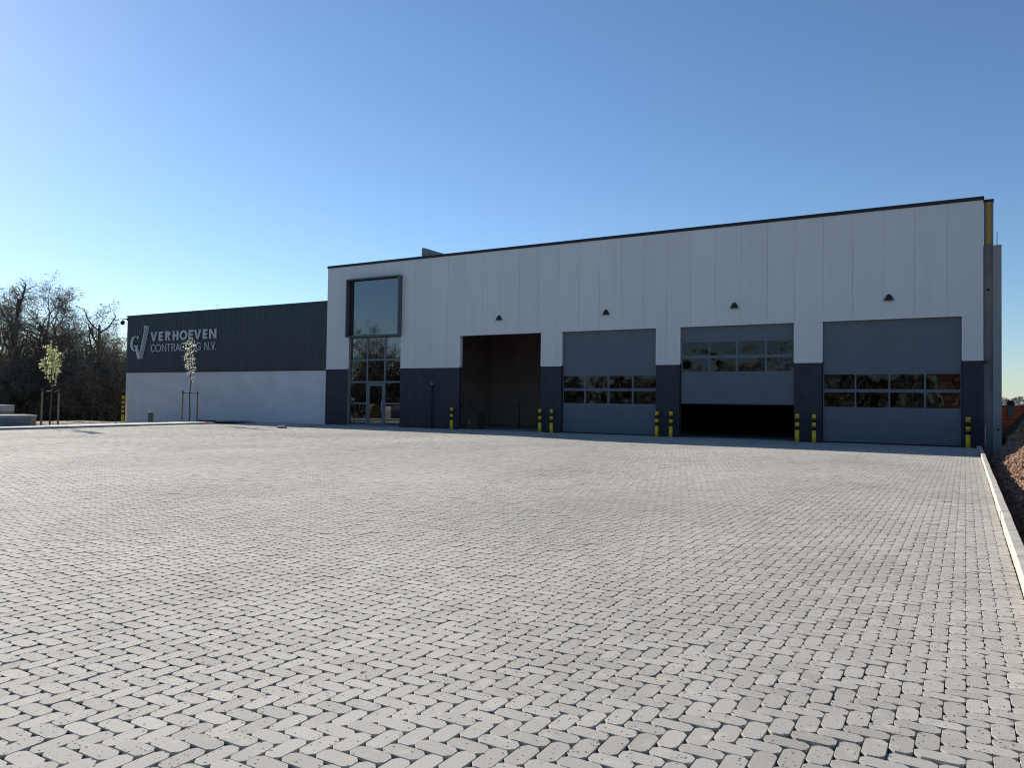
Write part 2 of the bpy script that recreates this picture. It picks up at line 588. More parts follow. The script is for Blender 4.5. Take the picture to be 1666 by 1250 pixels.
def field(sel, near):
    Vs, loops, starts, tot, tone = [], [], [], [], []
    base = 0
    lo = 0
    for ln in (2 * U, U):
        q = sel & (np.abs(S[:, 3] - ln) < 1e-6)
        k = int(q.sum())
        if not k:
            continue
        v, F = paver_geom(ln - G, U - G, near)
        s, j = S[q], jit[q]
        c, sn = np.cos(s[:, 2] + j[:, 5]), np.sin(s[:, 2] + j[:, 5])
        x = v[None, :, 0] * c[:, None] - v[None, :, 1] * sn[:, None]
        y = v[None, :, 0] * sn[:, None] + v[None, :, 1] * c[:, None]
        z = v[None, :, 2] + j[:, 2:3] + x * j[:, 3:4] + y * j[:, 4:5]
        P = np.stack([x + (s[:, 0] + j[:, 0])[:, None], y + (s[:, 1] + j[:, 1])[:, None], z], 2)
        nv = v.shape[0]
        Vs.append(P.reshape(-1, 3))
        fl = np.concatenate([np.array(f) for f in F])
        loops.append((fl[None, :] + (base + np.arange(k) * nv)[:, None]).ravel())
        sz = np.array([len(f) for f in F])
        tot.append(np.tile(sz, k))
        tone.append(np.repeat(rng.random(k), nv))
        base += k * nv
    Vs, loops, tot, tone = np.concatenate(Vs), np.concatenate(loops), np.concatenate(tot), np.concatenate(tone)
    me = bpy.data.meshes.new('paver_field')
    me.vertices.add(len(Vs))
    me.vertices.foreach_set('co', Vs.ravel())
    me.loops.add(len(loops))
    me.loops.foreach_set('vertex_index', loops.astype(np.int32))
    me.polygons.add(len(tot))
    me.polygons.foreach_set('loop_start', np.concatenate([[0], np.cumsum(tot)[:-1]]).astype(np.int32))
    me.update(calc_edges=True)
    a = me.attributes.new('tone', 'FLOAT', 'POINT')
    a.data.foreach_set('value', tone.astype(np.float32))
    me.materials.append(M['paver'])
    me.validate()
    return me
rest = ~isnear
me_near = field(rest & (dist < 13), True)
me_far = field(rest & (dist >= 13), False)
# one part for everything past the nearest few hundred: join both meshes
bm = bmesh.new()
bm.from_mesh(me_near)
bm.from_mesh(me_far)
me_all = bpy.data.meshes.new('paver_field')
bm.to_mesh(me_all)
bm.free()
me_all.materials.append(M['paver'])
me_all.shade_flat()
bpy.data.meshes.remove(me_near)
bpy.data.meshes.remove(me_far)
stuff(link('paver_field', me_all, pavement))
pm = {}
for ln in (2 * U, U):
    v, F = paver_geom(ln - G, U - G, True)
    me = bpy.data.meshes.new('paver')
    me.from_pydata([tuple(p) for p in v], [], F)
    me.materials.append(M['paver'])
    pm[round(ln, 3)] = me
for i in nearidx:
    s, j = S[i], jit[i]
    link('paver', pm[round(s[3], 3)], pavement, (s[0] + j[0], s[1] + j[1], j[2]), (j[4], -j[3], s[2] + j[5]))

# ------------------------------------------------------------------ kerb on the right
mb = MB()
mb.box(KX + 0.02, KX + 0.11, -1, 36.5, -0.3, -0.012)
kerb = structure(mb.build('kerb', M['joint']))
kmesh = MB()
KH = 0.125
kmesh.prism_y([(0, -0.28), (0.118, -0.28), (0.118, KH - 0.006), (0.112, KH), (0.016, KH), (0.004, KH - 0.02)], 0.003, 0.997)
km = kmesh.mesh('kerb_stone', M['kerb'])
y = 0.4
while y < 35.6:
    link('kerb_stone', km, kerb, (KX + 0.003 + rnd.uniform(-.003, .003), y, rnd.uniform(-.004, .004)), (0, rnd.uniform(-.006, .006), rnd.uniform(-.003, .003)))
    y += 1.0
# the last stone by the building is laid lower and slightly off line
link('kerb_stone', km, kerb, (KX - 0.03, 35.45, -0.03), (0, 0, 0.02), (1, 1.25, 1))

# ------------------------------------------------------------------ raised strip on the left
mb = MB()
YA, YB = 4.0, 31.6
mb.face([(strip_x(YA) - 0.05, YA, -0.02), (strip_x(YB) - 0.05, YB, -0.02), (strip_x(YB) - 1.66, YB - 0.4, -0.02), (strip_x(YA) - 1.66, YA, -0.02)])
strip = structure(mb.build('raised_strip', M['joint']))
y = YA
while y < YB - 0.1:
    y2 = min(y + 2.1, YB)
    mb = MB()
    e = 0.008
    zt = 0.105 + rnd.uniform(-.004, .004)
    f0, f1 = strip_x(y + e), strip_x(y2 - e)
    P = [(f0, y + e), (f1, y2 - e), (f1 - 1.7, y2 - e), (f0 - 1.7, y + e)]
    if y2 == YB:
        P[2] = (f1 - 1.7, y2 - 0.55)
    b = len(mb.v)
    mb.v += [(p[0], p[1], -0.15) for p in P] + [(p[0], p[1], zt) for p in P]
    mb.f += [(4, 5, 6, 7), (0, 1, 5, 4), (1, 2, 6, 5), (2, 3, 7, 6), (3, 0, 4, 7)]
    mb.mi += [0] * 5
    mb.build('slab', M['slab'], strip, bevel=0.012)
    y = y2

# planting bed behind the strip, dropping towards the low wing
def bed_z(x, y):
    return 0.03 - 0.47 * sstep(-43.0, -57, x) + 0.02 * noise.noise(Vector((x, y, 3.0)) * 0.6)
mb = MB()
nxb, nyb = 40, 36
for j in range(nyb + 1):
    yy = 14 + j * (36.8 - 14) / nyb
    for i in range(nxb + 1):
        x1 = strip_x(yy) - 1.66
        xx = x1 + (-64 - x1) * i / nxb
        mb.v.append((xx, yy, bed_z(xx, yy)))
for j in range(nyb):
    for i in range(nxb):
        a = j * (nxb + 1) + i
        mb.f.append((a + 1, a, a + nxb + 1, a + nxb + 2))
        mb.mi.append(0)
structure(mb.build('planting_bed', M['bed_soil'], smooth=True))
# apron of pavers between the strip end and the wing
mb = MB()
mb.face([(-43.2, 31.7, 0.034), (-40.6, 31.7, -0.005), (-36.3, 36.85, -0.005), (-44.5, 36.85, 0.036)])

# ------------------------------------------------------------------ tall hall
hall = thing('workshop_hall', 'tall white-panelled workshop hall with dark plinth and four large roller openings', 'building', (-18, D, 0))
HB = Vector((-18, D, 0))
def hpart(mb, name, m, parent=None, **k):
    """build in world coordinates under the hall or one of its parts"""
    off = HB
    mb.v = [(v[0] - off.x, v[1] - off.y, v[2] - off.z) for v in mb.v]
    return mb.build(name, m, parent or hall, **k)

DOORS = [(-25.55, -20.10), (-18.85, -13.47), (-12.25, -6.80), (-5.60, -0.12)]
LZ = 5.50
OPEN = [(-34.25, -29.98, 9.33)] + [(a, b, LZ) for a, b in DOORS]
def bottom_profile(x0, x1, zb):
    """stair outline of a panel whose lower edge is cut by the openings"""
    pts = [(x0, zb)]
    xs = x0
    for a, b, zt in OPEN:
        a2, b2 = max(a, x0), min(b, x1)
        if a2 >= b2:
            continue
        if a2 > x0 + 1e-6:
            pts += [(a2, zb), (a2, zt)]
        else:
            pts[-1] = (x0, zt)
        if b2 < x1 - 1e-6:
            pts += [(b2, zt), (b2, zb)]
        else:
            pts.append((x1, zt))
            return pts
    pts.append((x1, zb))
    return pts
pw, po = 1.2295, -35.0760
edges = [XL] + [po + i * pw for i in range(29)] + [XR]
for a, b in zip(edges, edges[1:]):
    pr = bottom_profile(a + 0.0045, b - 0.0045, HP + 0.02)
    mb = MB()
    mb.prism_y(pr + [(b - 0.0045, HR), (a + 0.0045, HR)], D, D + 0.009)
    hpart(mb, 'facade_panel', M['panel'])
mb = MB()
mb.prism_y(bottom_profile(XL + 0.01, XR - 0.01, HP + 0.03) + [(XR - 0.01, HR - 0.01), (XL + 0.01, HR - 0.01)], D + 0.011, D + 0.25)
hpart(mb, 'wall', M['concrete_pale'])
# dark plinth pieces between the openings
cuts = [XL, -34.33, -29.98, -25.55, -20.10, -18.85, -13.47, -12.25, -6.80, -5.60, -0.12, XR]
for a, b in zip(cuts[::2], cuts[1::2]):
    mb = MB()
    mb.box(a, b, D - 0.002, D + 0.25, -0.4, HP - 0.03)
    hpart(mb, 'plinth_panel', M['plinth'], bevel=0.008)
    mb = MB()
    mb.box(a - 0.012, b + 0.012, D - 0.035, D + 0.01, HP - 0.029, HP + 0.017)
    hpart(mb, 'drip_flashing', M['trim'])
# roof edge
mb = MB()
mb.box(XL - 0.03, XR + 0.03, D - 0.045, D + 0.4, HR + 0.001, 10.435)
hpart(mb, 'roof_flashing', M['flash'], bevel=0.006)
mb = MB()
mb.box(XL + 0.02, XR - 0.02, D + 0.26, D + 40, 9.95, 10.2)
hpart(mb, 'roof', M['flash'])
mb = MB()
mb.box(XL, XL + 0.2, D + 0.252, D + 40, -0.4, 9.94)
mb.box(XR - 0.2, XR, D + 0.252, D + 40, -0.4, 9.94)
mb.box(XL + 0.202, XR - 0.202, D + 39.8, D + 40, -0.4, 9.94)
hpart(mb, 'outer_wall', M['concrete'])
mb = MB()
mb.box(XL + 0.21, XR - 0.21, D + 0.02, D + 39.7, -0.3, 0.004)
hpart(mb, 'floor', M['floor'])
# interior walls seen through the first opening
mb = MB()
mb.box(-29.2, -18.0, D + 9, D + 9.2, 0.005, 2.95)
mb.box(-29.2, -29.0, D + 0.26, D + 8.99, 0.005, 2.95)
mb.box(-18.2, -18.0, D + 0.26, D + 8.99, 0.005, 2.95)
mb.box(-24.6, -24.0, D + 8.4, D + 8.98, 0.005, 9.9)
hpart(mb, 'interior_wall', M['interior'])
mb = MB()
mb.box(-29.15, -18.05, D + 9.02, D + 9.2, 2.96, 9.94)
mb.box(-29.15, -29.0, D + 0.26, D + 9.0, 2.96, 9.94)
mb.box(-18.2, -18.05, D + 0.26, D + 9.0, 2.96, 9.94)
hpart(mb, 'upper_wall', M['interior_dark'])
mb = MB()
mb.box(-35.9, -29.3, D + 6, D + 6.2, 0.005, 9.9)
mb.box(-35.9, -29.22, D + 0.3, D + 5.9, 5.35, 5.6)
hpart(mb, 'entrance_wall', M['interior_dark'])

# door surrounds and doors
def surround(a, b):
    mb = MB()
    mb.box(a - 0.055, a + 0.02, D - 0.018, D + 0.252, HP + 0.018, LZ - 0.02)
    hpart(mb, 'jamb_trim', M['trim'])
    mb = MB()
    mb.box(b - 0.02, b + 0.055, D - 0.018, D + 0.252, HP + 0.018, LZ - 0.02)
    hpart(mb, 'jamb_trim', M['trim'])
    mb = MB()
    mb.box(a - 0.22, b + 0.22, D - 0.04, D - 0.001, LZ - 0.019, LZ + 0.045)
    hpart(mb, 'lintel_trim', M['trim'])
    mb = MB()
    mb.box(a + 0.002, b - 0.002, D, D + 0.25, LZ - 0.019, LZ - 0.001)
    hpart(mb, 'lintel_soffit', M['trim'])
for a, b in DOORS:
    surround(a, b)

YD = D + 0.17
def sectional_door(a, b, z0, rows, panes, zsec):
    d = bpy.data.objects.new('sectional_door', None)
    COL.objects.link(d)
    d.parent = hall
    mb = MB()
    x0, x1 = a + 0.03, b - 0.03
    # plain sections
    for zl, zh in zsec:
        s = MB()
        s.box(x0, x1, YD, YD + 0.05, zl + 0.0012, zh - 0.0012)
        hpart(s, 'door_section', M['door'], d, bevel=0.0015)
    # glazed sections
    for zl, zh, pl, ph in rows:
        s = MB()
        e = 0.0015
        s.box(x0, x1, YD + 0.002, YD + 0.05, zl + e, pl)
        s.box(x0, x1, YD + 0.002, YD + 0.05, ph, zh - e)
        xs = [x0] + [v for p in panes for v in p] + [x1]
        for u0, u1 in zip(xs[::2], xs[1::2]):
            s.box(u0, u1, YD + 0.004, YD + 0.048, pl - 0.001, ph + 0.001)
        hpart(s, 'glazing_frame', M['door'], d)
        for p0, p1 in panes:
            g = MB()
            g.box(p0 - 0.01, p1 + 0.01, YD + 0.018, YD + 0.034, pl - 0.01, ph + 0.01)
            hpart(g, 'pane', M['acryl'], d)
    s = MB()
    s.box(x0, x1, YD + 0.006, YD + 0.045, z0 - 0.055, z0 + 0.002)
    hpart(s, 'bottom_seal', M['rubber'], d)
    s = MB()
    s.box(a + 0.0, a + 0.03, YD + 0.06, YD + 0.10, 0.01, LZ)
    hpart(s, 'guide_rail', M['rubber'], d)
    s = MB()
    s.box(b - 0.03, b - 0.0, YD + 0.06, YD + 0.10, 0.01, LZ)
    hpart(s, 'guide_rail', M['rubber'], d)
    return d
SEC = [0.06, 0.80, 1.535, 2.36, 3.16, 3.93, 4.70, 5.62]
def closed(a, b, panes):
    zs = [(SEC[i], SEC[i + 1]) for i in (0, 1, 4, 5, 6)]
    rows = [(SEC[2], SEC[3], 1.62, 2.28), (SEC[3], SEC[4], 2.425, 3.08)]
    sectional_door(a, b, 0.06, rows, panes, zs)
closed(*DOORS[1], [(-18.77, -17.54), (-17.43, -16.19), (-16.09, -14.83), (-14.73, -13.53)])
closed(*DOORS[3], [(-5.53, -4.26), (-4.19, -2.90), (-2.83, -1.53), (-1.46, -0.18)])
SH = 1.63
sectional_door(*DOORS[2], 1.69, [(3.165, 3.98, 3.26, 3.90), (3.98, 4.79, 4.06, 4.71)],
               [(-12.14, -10.85), (-10.77, -9.51), (-9.42, -8.15), (-8.06, -6.84)], [(1.69, 2.43), (2.43, 3.165), (4.79, 5.62)])

# entrance glazing under the box window
ent = bpy.data.objects.new('entrance_glazing', None)
COL.objects.link(ent)
ent.parent = hall
YE = D + 0.16
gx0, gx1 = -34.33, -29.98
rowz = [(0.10, 1.37), (1.47, 2.72), (2.84, 4.13), (4.24, 5.58)]
colx = [(-34.20, -32.86), (-32.74, -31.41), (-31.29, -30.06)]
mb = MB()
ys = (YE, YE + 0.08)
mb.box(gx0, colx[0][0], *ys, 0.0, 5.75)
mb.box(colx[0][1], colx[1][0], *ys, 0.0, 5.75)
mb.box(colx[1][1], colx[2][0], *ys, 0.0, 5.75)
mb.box(colx[2][1], gx1, *ys, 0.0, 5.75)
for ci, (c0, c1) in enumerate(colx):
    prev = 0.005
    for ri, (z0, z1) in enumerate(rowz):
        if ci == 1 and ri < 2:
            prev = 2.72
            continue
        mb.box(c0, c1, YE + 0.003, YE + 0.077, prev, z0)
        prev = z1
    mb.box(c0, c1, YE + 0.003, YE + 0.077, prev, 5.748)
hpart(mb, 'frame', M['frame'], ent)
for ci, (c0, c1) in enumerate(colx):
    for ri, (z0, z1) in enumerate(rowz):
        if ci == 1 and ri < 2:
            continue
        g = MB()
        g.box(c0 - 0.01, c1 + 0.01, YE + 0.03, YE + 0.05, z0 - 0.01, z1 + 0.01)
        hpart(g, 'pane', M['glass'], ent)
mb = MB()
dx0, dx1 = -32.735, -31.415
mb.box(dx0, dx0 + 0.15, YE + 0.01, YE + 0.07, 0.02, 2.71)
mb.box(dx1 - 0.15, dx1, YE + 0.01, YE + 0.07, 0.02, 2.71)
mb.box(dx0 + 0.15, dx1 - 0.15, YE + 0.012, YE + 0.068, 0.02, 0.2)
mb.box(dx0 + 0.15, dx1 - 0.15, YE + 0.012, YE + 0.068, 2.53, 2.71)
hpart(mb, 'door_frame', M['frame'], ent)
g = MB()
g.box(dx0 + 0.14, dx1 - 0.14, YE + 0.035, YE + 0.055, 0.19, 2.54)
hpart(g, 'door_pane', M['glass'], ent)
mb = MB()
mb.tube([(dx1 - 0.11, YE - 0.06, 0.85), (dx1 - 0.11, YE - 0.06, 1.6)], [0.02, 0.02], 8)
mb.box(dx1 - 0.12, dx1 - 0.10, YE - 0.05, YE + 0.012, 0.95, 0.98)
mb.box(dx1 - 0.12, dx1 - 0.10, YE - 0.05, YE + 0.012, 1.47, 1.5)
hpart(mb, 'door_handle', M['steel'], ent)
# warm-grey reveal of the entrance
mb = MB()
mb.box(gx0 - 0.0, gx0 + 0.02, D + 0.03, YE - 0.002, 0.01, 5.6)
hpart(mb, 'reveal', M['plank'], ent)

# projecting box window
bw = bpy.data.objects.new('box_window', None)
COL.objects.link(bw)
bw.parent = hall
bx0, bx1, bz0, bz1 = -34.28, -29.93, 5.63, 9.375
ix0, ix1, iz0, iz1 = -34.21, -30.0, 5.71, 9.30
yf = D - 0.35
for nm, args in (('side_cheek', (bx0, ix0, yf, D + 0.10, bz0, bz1)), ('side_cheek', (ix1, bx1, yf, D + 0.10, bz0, bz1)),
                 ('head_cheek', (ix0, ix1, yf + 0.002, D + 0.10, iz1, bz1 - 0.002)), ('sill_cheek', (ix0, ix1, yf + 0.002, D + 0.10, bz0 + 0.002, iz0))):
    mb = MB()
    mb.box(*args)
    hpart(mb, nm, M['boxframe'], bw, bevel=0.006)
mb = MB()
mb.box(ix0, ix0 + 0.30, D - 0.06, D + 0.06, iz0, iz1)
mb.box(ix1 - 0.05, ix1, D - 0.06, D + 0.06, iz0, iz1)
mb.box(ix0 + 0.30, ix1 - 0.05, D - 0.058, D + 0.058, iz0, iz0 + 0.05)
mb.box(ix0 + 0.30, ix1 - 0.05, D - 0.058, D + 0.058, iz1 - 0.05, iz1)
hpart(mb, 'frame', M['flash'], bw)
mb = MB()
mb.box(ix0 + 0.29, ix1 - 0.04, D - 0.01, D + 0.02, iz0 + 0.04, iz1 - 0.04)
hpart(mb, 'pane', M['glass'], bw)

# exposed end of the insulated wall, concrete wing wall, column
mb = MB()
mb.box(0.645, 0.985, D + 0.10, D + 0.5, 8.42, 10.20)
hpart(mb, 'panel_end', M['concrete'])
mb = MB()
mb.box(0.755, 0.885, D + 0.085, D + 0.12, 8.44, 10.195)
hpart(mb, 'insulation', M['wool'])
mb = MB()
mb.box(0.64, 1.0, D + 0.06, D + 0.55, 10.205, 10.30)
hpart(mb, 'coping', M['flash'])
mb = MB()
mb.box(0.635, 0.965, D + 0.12, D + 0.5, -0.6, 8.41)
mb.tube([(0.80, D + 0.124, 6.55), (0.80, D + 0.112, 6.55)], [0.06, 0.06], 10, 1)
hpart(mb, 'wing_wall', [M['concrete'], M['black']])
mb = MB()
mb.box(0.967, 1.265, D - 0.02, D + 0.45, -0.6, 8.36)
mb.tube([(1.14, D - 0.016, 0.78), (1.14, D - 0.030, 0.78)], [0.05, 0.05], 10, 1)
hpart(mb, 'column', [M['concrete_pale'], M['black']], bevel=0.008)
mb = MB()
mb.tube([(1.11, D + 0.2, 8.3), (1.115, D + 0.2, 8.95)], [0.014, 0.014], 6)
hpart(mb, 'anchor_rod', M['greypost'])
mb = MB()
mb.obox((0.72, D - 0.02, 3.56), (0.09, 0, -0.05), (0, 0.03, 0), (0.02, 0, 0.035))
hpart(mb, 'corner_bracket', M['black'])
# parapet wall standing on the roof
mb = MB()
mb.box(-28.82, -28.66, D + 0.45, D + 12, 10.21, 11.06)
tag(mb.build('roof_fin', M['concrete_pale']), 'grey wall fin rising above the roof edge of the tall hall', 'parapet')

# ------------------------------------------------------------------ low wing
WX0 = -58.2
wing = thing('low_wing', 'low building with black-green ribbed cladding over a pale rendered wall', 'building', (-47, D, 0))
WB = Vector((-47, D, 0))
def wpart(mb, name, m, parent=None, **k):
    mb.v = [(v[0] - WB.x, v[1] - WB.y, v[2] - WB.z) for v in mb.v]
    return mb.build(name, m, parent or wing, **k)
mb = MB()
mb.box(WX0, XL - 0.03, D + 0.03, D + 0.3, -0.7, 3.62)
wpart(mb, 'rendered_wall', M['render'])
mb = MB()
mb.box(XL - 0.10, XL - 0.031, D - 0.002, D + 0.029, -0.1, 3.58)
wpart(mb, 'corner_trim', M['trim'])
# ribbed sheet: trapezoid profile
prof = []
x = WX0
pitch = 0.25
while x < XL - 0.04:
    for dx, dy in ((0, 0.035), (0.14, 0.035), (0.165, 0.0), (0.225, 0.0)):
        if x + dx < XL - 0.02:
            prof.append((x + dx, D - 0.005 + dy))
    x += pitch
prof.append((XL - 0.01, D + 0.03))
mb = MB()
for (xa, ya), (xb, yb) in zip(prof, prof[1:]):
    mb.face([(xa, ya, 3.60), (xb, yb, 3.60), (xb, yb, 8.05), (xa, ya, 8.05)])
wpart(mb, 'cladding_sheet', M['clad'])
mb = MB()
mb.box(WX0 + 0.01, XL - 0.01, D + 0.05, D + 0.3, 3.63, 8.05)
wpart(mb, 'wall_core', M['flash'])
mb = MB()
mb.box(WX0 - 0.03, XL - 0.005, D - 0.03, D + 0.3, 8.052, 8.16)
wpart(mb, 'roof_flashing', M['clad'])
mb = MB()
mb.box(WX0 - 0.02, XL - 0.01, D - 0.03, D + 0.03, 3.55, 3.60)
wpart(mb, 'base_flashing', M['flash'])
mb = MB()
mb.box(WX0, WX0 + 0.25, D + 0.31, D + 30, -0.7, 8.0)
mb.box(WX0 + 0.26, XL - 0.03, D + 29.7, D + 30, -0.7, 8.0)
wpart(mb, 'outer_wall', M['render'])
mb = MB()
mb.box(WX0 + 0.05, XL - 0.03, D + 0.31, D + 30, 7.85, 8.10)
wpart(mb, 'roof', M['flash'])

# ------------------------------------------------------------------ company sign
sign = thing('company_sign', 'grey raised company lettering with a monogram on dark ribbed cladding', 'sign', (-51, D - 0.04, 6))
def curve_part(name, polys, depth=0.05, y=D - 0.05):
    cu = bpy.data.curves.new(name, 'CURVE')
    cu.dimensions = '2D'
    cu.fill_mode = 'BOTH'
    cu.extrude = depth / 2
    for poly in polys:
        sp = cu.splines.new('POLY')
        sp.points.add(len(poly) - 1)
        for p, (px, pz) in zip(sp.points, poly):
            p.co = (px, pz, 0, 1)
        sp.use_cyclic_u = True
    o = bpy.data.objects.new(name, cu)
    me = bpy.data.meshes.new_from_object(o)
    me.transform(Matrix.Rotation(R(90), 4, 'X'))
    me.transform(Matrix.Translation(Vector((51, y - (D - 0.04), -6))))
    me.materials.clear()
    me.materials.append(M['letter'])
    bpy.data.objects.remove(o)
    bpy.data.curves.remove(cu)
    q = link(name, me, sign)
    return q
def ell(cx, cz, rx, rz, a0=0, a1=360, n=28):
    return [(cx + rx * math.cos(R(a0 + (a1 - a0) * i / n)), cz + rz * math.sin(R(a0 + (a1 - a0) * i / n))) for i in range(n + (0 if a1 - a0 == 360 else 1))]
def glyph(ch, w, h, t, s):
    """outline polygons in a w x h box; t: stem width, s: bar thickness"""
    if ch == 'V':
        m = w / 2
        return [[(0, h), (m - t * 0.42, 0), (m + t * 0.42, 0), (w, h), (w - t * 1.06, h), (m, h * 0.30 if t > 0.15 else s * 2.6), (t * 1.06, h)]]
    if ch == 'E':
        return [[(0, 0), (w, 0), (w, s), (t, s), (t, h / 2 - s / 2), (w * .93, h / 2 - s / 2), (w * .93, h / 2 + s / 2), (t, h / 2 + s / 2), (t, h - s), (w, h - s), (w, h), (0, h)]]
    if ch == 'H':
        return [[(0, 0), (t, 0), (t, h / 2 - s / 2), (w - t, h / 2 - s / 2), (w - t, 0), (w, 0), (w, h), (w - t, h), (w - t, h / 2 + s / 2), (t, h / 2 + s / 2), (t, h), (0, h)]]
    if ch == 'N':
        k = t * 1.05
        return [[(0, 0), (t, 0), (t, h - k * h / (w - t) * 0.9), (w - t, 0), (w, 0), (w, h), (w - t, h), (w - t, k * h / (w - t) * 0.9), (t, h), (0, h)]]
    if ch == 'T':
        return [[(w / 2 - t / 2, 0), (w / 2 + t / 2, 0), (w / 2 + t / 2, h - s), (w, h - s), (w, h), (0, h), (0, h - s), (w / 2 - t / 2, h - s)]]
    if ch == 'I':
        return [[(0, 0), (w, 0), (w, h), (0, h)]]
    if ch == '.':
        return [[(0, 0), (w, 0), (w, w), (0, w)]]
    if ch == 'A':
        m = w / 2
        return [[(0, 0), (t * 1.05, 0), (w * .27, h * .26), (w * .73, h * .26), (w - t * 1.05, 0), (w, 0), (m + t * .5, h), (m - t * .5, h)],
                [(w * .27 + s * .35, h * .26 + s), (w * .73 - s * .35, h * .26 + s), (m, h - s * 2.2)]]
    if ch == 'R':
        hb = h * 0.47
        bowl = [(w * .5 + w * .45 * math.cos(R(a)), h - (h - hb) / 2 + (h - hb) / 2 * math.sin(R(a))) for a in range(90, -91, -15)]
        leg = [(w * .62, hb * 1.0), (w, 0), (w - t * 1.15, 0), (w * .55 - t * .55, hb), (t, hb), (t, 0), (0, 0), (0, h)]
        if t > 0.15:
            leg[3] = (t + (w - t) * .18, hb)
        zi0, zi1 = hb + s, h - s
        rr = (zi1 - zi0) / 2
        inner = [(t, zi1)] + [(w * .5 + (w * .45 - t) * math.cos(R(a)), (zi0 + zi1) / 2 + rr * math.sin(R(a))) for a in range(90, -91, -15)] + [(t, zi0)]
        return [bowl + leg, inner]
    if ch == 'O':
        return [ell(w / 2, h / 2, w / 2, h / 2 * 1.03), ell(w / 2, h / 2, w / 2 - t, h / 2 * 1.03 - s)]
    if ch in 'CG':
        a0 = 42 if ch == 'C' else 40
        out = ell(w * .56, h / 2, w * .56, h / 2 * 1.03, a0, 360 - a0)
        inn = ell(w * .56, h / 2, w * .56 - t, h / 2 * 1.03 - s, a0, 360 - a0)
        if ch == 'C':
            return [out + inn[::-1]]
        return [out + [(w, h * .52), (w * .58, h * .52), (w * .58, h * .52 - s), (w - t * .8, h * .52 - s)] + inn[::-1][1:]]
bold = [('V', -54.97, -54.18), ('E', -53.95, -53.44), ('R', -53.14, -52.49), ('H', -52.24, -51.55), ('O', -51.40, -50.50), ('E', -50.34, -49.81), ('V', -49.70, -48.90), ('E', -48.70, -48.20), ('N', -47.97, -47.18)]
for ch, a, b in bold:
    g = glyph(ch, b - a, 0.72, 0.21, 0.165)
    curve_part('letter', [[(a + x, 6.0 + z) for x, z in p] for p in g])
light = [('C', -54.92, -54.42), ('O', -54.35, -53.64), ('N', -53.50, -53.00), ('T', -52.93, -52.46), ('R', -52.34, -51.92), ('A', -51.86, -51.33), ('C', -51.31, -50.81), ('T', -50.77, -50.36), ('I', -50.25, -50.175), ('N', -50.03, -49.56), ('G', -49.45, -48.90), ('N', -48.46, -48.0), ('.', -47.87, -47.78), ('V', -47.73, -47.30), ('.', -47.26, -47.17)]
for ch, a, b in light:
    g = glyph(ch, b - a, 0.60, 0.075, 0.07)
    curve_part('letter', [[(a + x, 5.155 + z) for x, z in p] for p in g])
# monogram
gz, gh = 5.265, 1.20
outer = ell(-57.02, 5.87, 0.58, 0.605, 38, 318, 30)
inner = ell(-56.93, 5.87, 0.36, 0.535, 34, 322, 30)
curve_part('monogram_curve', [outer + inner[::-1]])
curve_part('monogram_serif', [[(-56.63, 6.22), (-56.56, 6.22), (-56.55, 6.50), (-56.62, 6.50), (-56.72, 6.34)]], y=D - 0.047)
curve_part('monogram_stroke', [[(-57.12, 5.72), (-56.52, 5.72), (-56.55, 5.67), (-56.68, 5.63), (-56.38, 4.98), (-56.34, 4.63), (-56.60, 4.63), (-56.98, 5.62), (-57.10, 5.67)]], y=D - 0.055)
curve_part('monogram_bar', [[(-56.42, 4.90), (-55.78, 7.05), (-55.83, 7.20), (-55.90, 7.22), (-55.90, 7.27), (-55.60, 7.27), (-56.34, 4.66)]], y=D - 0.043)
sb = [(-56.24, 4.63), (-56.02, 4.63)]
tp = [(-55.48, 7.26), (-55.22, 7.25)]
for (xb, zb), (xt, zt) in zip(sb, tp):
    curve_part('monogram_line', [[(xb - 0.028, zb), (xb + 0.028, zb), (xt + 0.028, zt), (xt - 0.028, zt)]], y=D - 0.046)
for k in range(9):
    f0, f1 = (k + 0.12) / 9, (k + 0.78) / 9
    def q(f, d):
        return (-56.13 + d + f * 0.78, 4.63 + f * 2.62)
    curve_part('monogram_dash', [[q(f0, -.022), q(f0, .022), q(f1, .022), q(f1, -.022)]], y=D - 0.044)

# ------------------------------------------------------------------ wall lamps
def lamp_mesh():
    mb = MB()
    n, m = 14, 9
    H, Wd = 0.30, 0.205
    rows = []
    for j in range(m + 1):
        t = j / m
        z = H * (1 - t)
        r = Wd * math.sqrt(t) if j else 0.012
        b = len(mb.v)
        for i in range(n + 1):
            a = math.pi * i / n
            mb.v.append((-r * math.cos(a), -r * 0.95 * math.sin(a), z))
        rows.append(b)
    for a, b in zip(rows, rows[1:]):
        for i in range(n):
            mb.f.append((a + i, b + i, b + i + 1, a + i + 1))
            mb.mi.append(0)
    b = rows[-1]
    mb.f.append(tuple(b + i for i in reversed(range(n + 1))))
    mb.mi.append(0)
    mb.f.append(tuple(r for r in rows) + tuple(r + n for r in reversed(rows)))
    mb.mi.append(0)
    return mb.mesh('lamp_shade', M['lamp'])
lm = lamp_mesh()
ln = MB()
ln.prism_y([(-0.17, -0.022), (0.17, -0.022), (0.17, -0.001), (-0.17, -0.001)], -0.15, -0.02)
lnm = ln.mesh('lamp_lens', M['lens'])
bk = MB()
bk.box(-0.06, 0.06, 0.0, 0.012, 0.03, 0.2)
bkm = bk.mesh('back_plate', M['lamp'])
for lx, txt in ((-22.86, 'black dome wall lamp above the fully open doorway'), (-16.25, 'black dome wall lamp above the closed door beside the open doorway'),
                (-9.56, 'black dome wall lamp above the half-raised door'), (-2.88, 'black dome wall lamp above the closed door at the right corner')):
    t = thing('wall_lamp', txt, 'lamp', (lx, D - 0.013, 6.28), 'wall lamps over the doors')
    link('lamp_shade', lm, t)
    link('lamp_lens', lnm, t)
    link('back_plate', bkm, t)

